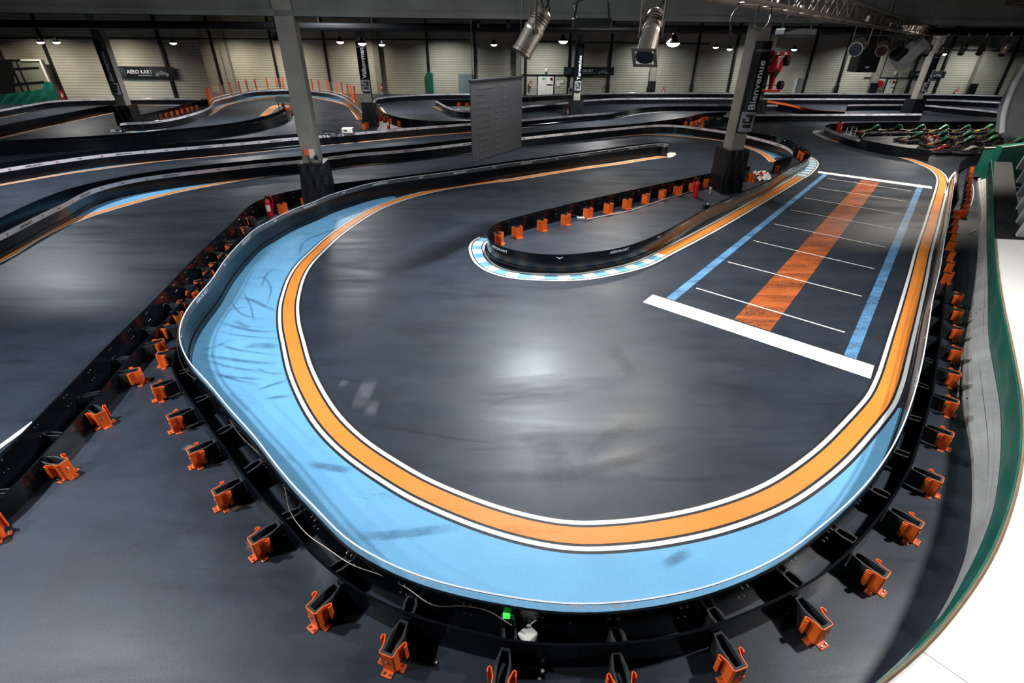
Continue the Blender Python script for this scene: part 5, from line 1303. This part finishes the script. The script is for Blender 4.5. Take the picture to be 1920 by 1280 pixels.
bm = NB(); slab3(bm, [Vector((pa_.x, pa_.y, .2)), Vector((p0.x, p0.y, .2)), Vector((p0.x, p0.y, h0)), Vector((pa_.x, pa_.y, ZAT(pa_, 277)))], Vector((.25, .2, 0))); obj('side_sheet', bm, M['green'], gw)
bm = NB(); tube(bm, [Vector((pa_.x, pa_.y, ZAT(pa_, 277))), Vector((p0.x, p0.y, h0)), Vector((p1_.x+.8, p1_.y, h1))], .02, 8); obj('rim_highlight', bm, M['plastic'], gw)  # white tube draws the light caught by the top rim
# slatted screen and the big rounded white panel
ss = thing('slatted_screen', 'pale grey overlapping slats at the right edge of the view', 'screen')
for k in range(6):
    yy = 318+k*25
    a = G(1904-k*.3, yy, ZD+.02); top = ZAT(a, yy-34)
    bm = NB(); bbox(bm, (0, -.05, 0), (2.2, .05, 1.25), .015, Matrix.Translation((a.x, a.y, ZD+.04)) @ Matrix.Rotation(math.radians(-28), 4, 'Z') @ Matrix.Rotation(math.radians(18), 4, 'X')); obj('slat', bm, M['grey'], ss)
pn = thing('rounded_panel', 'large pale grey panel with rounded bright edge at upper right', 'panel')
dpt = 11.5
q1, q2, q3, q4 = DP(1925, 118, dpt), DP(1886, 200, dpt), DP(1879, 250, dpt), DP(1930, 257, dpt); q1b, q4b = DP(2020, 100, dpt), DP(2020, 268, dpt)
bm = NB(); P5 = [q1b, q1, q2, q3, q4b]; a = [bm.verts.new(p) for p in P5]; b = [bm.verts.new(p+Vector((.08, .3, 0))) for p in P5]; face(bm, a); face(bm, b[::-1])
for i in range(5): face(bm, [a[i], b[i], b[(i+1) % 5], a[(i+1) % 5]])
bmesh.ops.recalc_face_normals(bm, faces=bm.faces[:]); obj('panel_face', bm, M['grey'], pn)
bm = NB(); tube(bm, spline([q1, DP(1902, 158, dpt), q2, DP(1880.5, 225, dpt), q3], .1), .055, 12); obj('rounded_edge', bm, M['vinyl'], pn, True)
bm = NB()
for p in (q1b, q1): cb = NB(); tube(cb, [p+Vector((.3, .15, 0)), Vector((p.x+.3, p.y+.15, 7.58))], .015, 5); obj('suspension_cable', cb, M['blackmetal'], pn)
bm.free()

# ------------------------------------------------------------------ far left glazed box with green tarpaulin
gb = thing('glazed_cabin', 'glazed grey cabin behind green tarpaulin at the far left', 'cabin')
dp = 47.2
f1 = [W(-30, 113, dp), W(75, 113, dp), W(100, 178, dp), W(-30, 190, dp)]
bm = NB(); slab3(bm, f1, Vector((0, .4, 0))); obj('glazing', bm, simple('cabin_glass', (120, 124, 112), .35, var=.15, scale=.4), gb)
bm = NB()
for a, b in (((-30, 113), (75, 113)), ((75, 113), (100, 178)), ((18, 114), (44, 172)), ((31, 116), (55, 170)), ((26, 129), (72, 126.5)), ((14, 138), (27, 137)), ((20, 158), (82, 153))): tube(bm, [W(*a, dp-.06), W(*b, dp-.06)], .06, 6)
obj('frame_bar', bm, M['blackmetal'], gb)
bm = NB(); tube(bm, [W(40, 113, dp-.1), W(75, 113, dp-.1), W(92, 153, dp-.1)], .09, 8); obj('bright_corner_bar', bm, M['plastic'], gb)
bm = NB(); slab3(bm, [W(-30, 116, dp-.7), W(17, 116, dp-.7), W(24, 178, dp-.7), W(-30, 190, dp-.7)], Vector((0, .3, 0))); obj('dark_side_panel', bm, M['blackmetal'], gb)
gt = thing('green_tarpaulin', 'crumpled green tarpaulin in front of the glazed cabin at far left', 'tarpaulin')
bm = NB(); top = [(-40, 178), (10, 176), (50, 171), (80, 167), (82, 154), (96, 153), (103, 172), (110, 192)]; rows = []
nn_ = 40
tops = [resample([W(x, y, dp-.9) for x, y in top], n=nn_)][0]
bots = resample([W(-40, 222, dp-.9), W(115, 200, dp-.9)], n=nn_)
for j in range(7):
    u = j/6; rows.append([bm.verts.new(a.lerp(Vector((a.x, a.y-.1, 0)), u)+Vector((0, .12*math.sin(i*1.3+j*1.1)*math.sin(PI*u), 0))) for i, (a, b) in enumerate(zip(tops, bots))])
for a, b in zip(rows, rows[1:]):
    for i in range(nn_-1): face(bm, [a[i], a[i+1], b[i+1], b[i]])
obj('sheet', bm, M['green'], gt, True)

# ------------------------------------------------------------------ small things on the ground
q = G(990, 1186, .27); t = thing('junction_box', 'small white plastic box lying between the boards at the bottom', 'box', (q.x, q.y, 0), .75)
bm = NB(); bbox(bm, (-.065, -.06, .0), (.065, .06, .265), .008); obj('case', bm, M['plastic'], t)
bm = NB(); bbox(bm, (-.06, -.055, .265), (.06, .055, .272), .003); obj('lid', bm, M['plastic'], t)
q = G(953, 1152, .37); t = thing('timing_unit', 'black electronic unit with green lights behind the blue bend barrier', 'electronic unit', (q.x, q.y, 0))
bm = NB(); bbox(bm, (-.06, -.045, .0), (.06, .045, .36), .01); obj('case', bm, M['blackmetal'], t)
bm = NB(); bbox(bm, (-.045, -.03, .36), (.015, .02, .37), .004); obj('green_light', bm, M['led'], t)
bm = NB(); tube(bm, [(.02, .0, .36), (.04, -.02, .40), (.06, -.05, .30)], .008, 6); obj('green_wire', bm, M['greenink'], t)
for lb, pts, z in (('long grey cable sagging inside the double barrier of the blue bend', [(336,600),(332,640),(336,670),(352,700),(380,720),(420,770),(450,815),(490,855),(530,905),(545,960),(575,1000),(610,1025),(660,1058),(720,1080),(760,1100),(815,1135),(870,1136),(915,1145),(960,1172)], .36), ('short white cable beside the white plastic box', [(995,1170),(1010,1160),(1040,1160),(1065,1166),(1120,1163)], .33)):
    t = tag(empty('barrier_cable'), lb, 'cable'); bm = NB(); tube(bm, [p for p in spline(GG(pts, z), .06)], .006, 6); obj('cable', bm, M['alu'] if 'grey' in lb else M['plastic'], t)
for lb, pts in (('white cable curving beside the packed orange brackets', [(1818,336),(1824,348),(1825,365),(1820,385),(1811,396)]), ('white pipe lying beside the dark orange brackets', [(1797,405),(1792,420),(1788,450),(1783,490)]), ('white cable along the foot of the hairpin island board', [(1100,411),(1140,403),(1180,395),(1240,375),(1300,358)]), ('thin curled white wire by the island bracket', [(1077,388),(1078,397),(1083,406),(1089,410)])):
    t = tag(empty('ground_cable'), lb, 'cable'); bm = NB(); tube(bm, spline(GG(pts, .02), .06), .016 if 'pipe' in lb else .012, 6); obj('cable', bm, M['plastic'], t)
t = thing('white_rod', 'thin white rod lying beside the grey planks', 'rod'); bm = NB(); tube(bm, GG([(1805,660),(1799,700),(1796,745)], .03), .012, 6); obj('rod', bm, M['plastic'], t)
t = thing('white_stick', 'short white stick on the dark floor by the right planks', 'stick'); bm = NB(); tube(bm, GG([(1818,437),(1829,431)], .02), .012, 6); obj('stick', bm, M['plastic'], t)
for i, (x, y, s, lb) in enumerate(((1018, 1258, .022, 'pale stone chip near the bottom brackets, larger one'), (1011, 1272, .018, 'pale stone chip near the bottom brackets, smaller one'), (819, 1242, .012, 'tiny white chip right of the bottom orange bracket'))):
    t = thing('stone_chip', lb, 'stone', G(x, y)); bm = NB(); bmesh.ops.create_icosphere(bm, subdivisions=2, radius=s)
    for v in bm.verts: v.co *= 1+.25*math.sin(v.co.x*190+i)*math.cos(v.co.y*170); v.co.z = max(0, v.co.z*.7+s*.4)
    obj('chip', bm, M['plastic'], t)
q = G(1089, 411); t = thing('cable_box', 'small grey junction box at the foot of the island brackets', 'box', q); bm = NB(); bbox(bm, (-.12, -.05, 0), (.12, .05, .06), .012); obj('case', bm, M['grey'], t); bm = NB(); bbox(bm, (-.09, -.035, .06), (.09, .035, .068), .004); obj('lid', bm, M['plastic'], t)
q = G(1330, 364); t = thing('small_post', 'small white post with round cap beside the wrapped column', 'post', q); bm = NB(); lathe(bm, [(.015, 0), (.015, .2)], 8); obj('stem', bm, M['plastic'], t); bm = NB(); lathe(bm, [(.05, .2), (.05, .24), (.02, .25)], 12); obj('cap', bm, M['plastic'], t)
q = G(1325, 387, .42); t = thing('dark_sensor', 'dark boxy sensor on the near island board', 'sensor', (q.x, q.y+.06, .34), .5); bm = NB(); bbox(bm, (-.1, -.05, 0), (.1, .05, .12), .01); obj('case', bm, M['blackmetal'], t); bm = NB(); lathe(bm, [(.02, .12), (.02, .14)], 8, Matrix.Translation((.06, 0, 0))); obj('knob', bm, M['plastic'], t)
q = G(1428, 337); t = thing('crumpled_banner', 'crumpled white, black and red sheet beside the island bracket', 'sheet', q, .5)
bm = NB(); rows = []; random.seed(9)
for j in range(6):
    rows.append([bm.verts.new((-.35+.14*i+random.uniform(-.03, .03), -.18+.08*j, .02+.26*(j/5)+random.uniform(0, .1)*(i % 2))) for i in range(6)])
for j, (a, b) in enumerate(zip(rows, rows[1:])):
    for i in range(5): face(bm, [a[i], a[i+1], b[i+1], b[i]], (i*2+j) % 4 if (i+j) % 3 else 0)
obj('sheet', bm, [M['plastic'], M['plastic'], M['ink'], M['red']], t)

# ------------------------------------------------------------------ light
def area(name, loc, power, size, color=(1, .96, .9), target=None, shape='DISK', spread=None):
    l = bpy.data.lights.new(name, 'AREA'); l.shape = shape; l.size = size; l.energy = power; l.color = color
    far_ = loc[1] > 20; l.spread = math.radians(150 if name == 'wall_lamp' else 150 if far_ else 165)
    l.energy = power*(1.8 if name == 'wall_lamp' else .97 if far_ else .93)
    o = bpy.data.objects.new(name, l); C.objects.link(o); o.location = loc
    if target: o.rotation_euler = (Vector(target)-Vector(loc)).to_track_quat('-Z', 'Y').to_euler()
    return o
COOL = (.86, .93, 1.0); WARM = (1.0, .93, .82); NEU = (1, .98, .96)
area('hall_or_fill_lamp', (-8.2, 4.0, 7.0), 740, .5, COOL, (-4.5, 4.5, 0))
area('hall_or_fill_lamp', (-10, .5, 7.0), 420, .5, NEU, (-4, 3.5, 0))  # fill added near the camera to brighten the left bracket faces
area('hall_or_fill_lamp', (7.8, 4.2, 7.0), 620, .5, NEU, (4.5, 4.5, 0))
area('hall_or_fill_lamp', (.8, 13.8, 6.6), 900, .6, COOL, (.4, 7.5, 0))
area('hall_or_fill_lamp', (-17, 17, 6.6), 950, .7, COOL)
area('hall_or_fill_lamp', (5, 24, 6.9), 700, .7, WARM)
area('hall_or_fill_lamp', (17, 21, 6.9), 900, .7, WARM)
area('hall_or_fill_lamp', (-9, 26, 6.9), 850, .7, NEU)
area('hall_or_fill_lamp', (27, 36, 5.4), 700, .7, WARM)
area('hall_or_fill_lamp', (-18, 35, 6.2), 800, .7, NEU)
area('hall_or_fill_lamp', (-42, 34, 6.2), 500, .7, NEU)  # added fill, brightens the dim far-left floor and paint
area('hall_or_fill_lamp', (-33, 40, 6.2), 450, .7, NEU)  # second added fill for the far-left floor
area('hall_or_fill_lamp', (24, 37, 6.8), 450, .6, NEU, (27.5, 42, 2))  # added fill aimed at the red racing car
area('hall_or_fill_lamp', (-20, 49, 5.6), 600, .7, NEU)  # added fill for the dim loop at far left
area('hall_or_fill_lamp', (-4, 50, 5.6), 500, .7, NEU)
area('hall_or_fill_lamp', (14, 48, 5.4), 700, .7, NEU)  # added fill over the far middle floor
area('hall_or_fill_lamp', (30, 48, 5.6), 600, .7, NEU)  # added fill over the far right floor
area('hall_or_fill_lamp', (44, 46, 5.4), 500, .7, NEU)  # added fill towards the far right corner
area('hall_or_fill_lamp', (3.8, 13.2, 7.0), 380, .4, WARM, (1, 9, 0))
area('hall_or_fill_lamp', (6, 38, 5.2), 600, .7, NEU)
area('hall_or_fill_lamp', (-10, 43, 5.2), 500, .7, NEU)
for x in (-56, -47, -39, -33, -28.5, -23.5, -16, -7, 3, 14, 25, 36, 47, 58):
    y_ = YL if x < -30 else YW
    area('wall_lamp', (x, y_-3.2, 4.6), 80, .4, (1, .90, .74) if x < -15 else (.96, 1, .94), (x, y_-1.5, 0))
w = bpy.data.worlds.new('hall_air'); SC.world = w; w.use_nodes = True
w.node_tree.nodes['Background'].inputs[0].default_value = (.30, .36, .44, 1); w.node_tree.nodes['Background'].inputs[1].default_value = .12

# ------------------------------------------------------------------ camera and output look
cd = bpy.data.cameras.new('camera'); cam = bpy.data.objects.new('camera', cd); C.objects.link(cam)
cd.sensor_width = 36; cd.lens = FPX/1920*36; cd.clip_end = 300; cd.clip_start = .05
Mx = Matrix((( _R.x, _U.x, -_F.x, EYE.x), (_R.y, _U.y, -_F.y, EYE.y), (_R.z, _U.z, -_F.z, EYE.z), (0, 0, 0, 1)))
cam.matrix_world = Mx; SC.camera = cam
vs = SC.view_settings; vs.view_transform = 'Standard'; vs.look = 'None'; vs.exposure = 0.0; vs.gamma = 1.0; vs.use_curve_mapping = False
cy = SC.cycles
cy.use_denoising = True; cy.max_bounces = 5; cy.diffuse_bounces = 3; cy.glossy_bounces = 3; cy.transmission_bounces = 2; cy.transparent_max_bounces = 8; cy.caustics_reflective = False; cy.caustics_refractive = False; cy.sample_clamp_indirect = 4.0
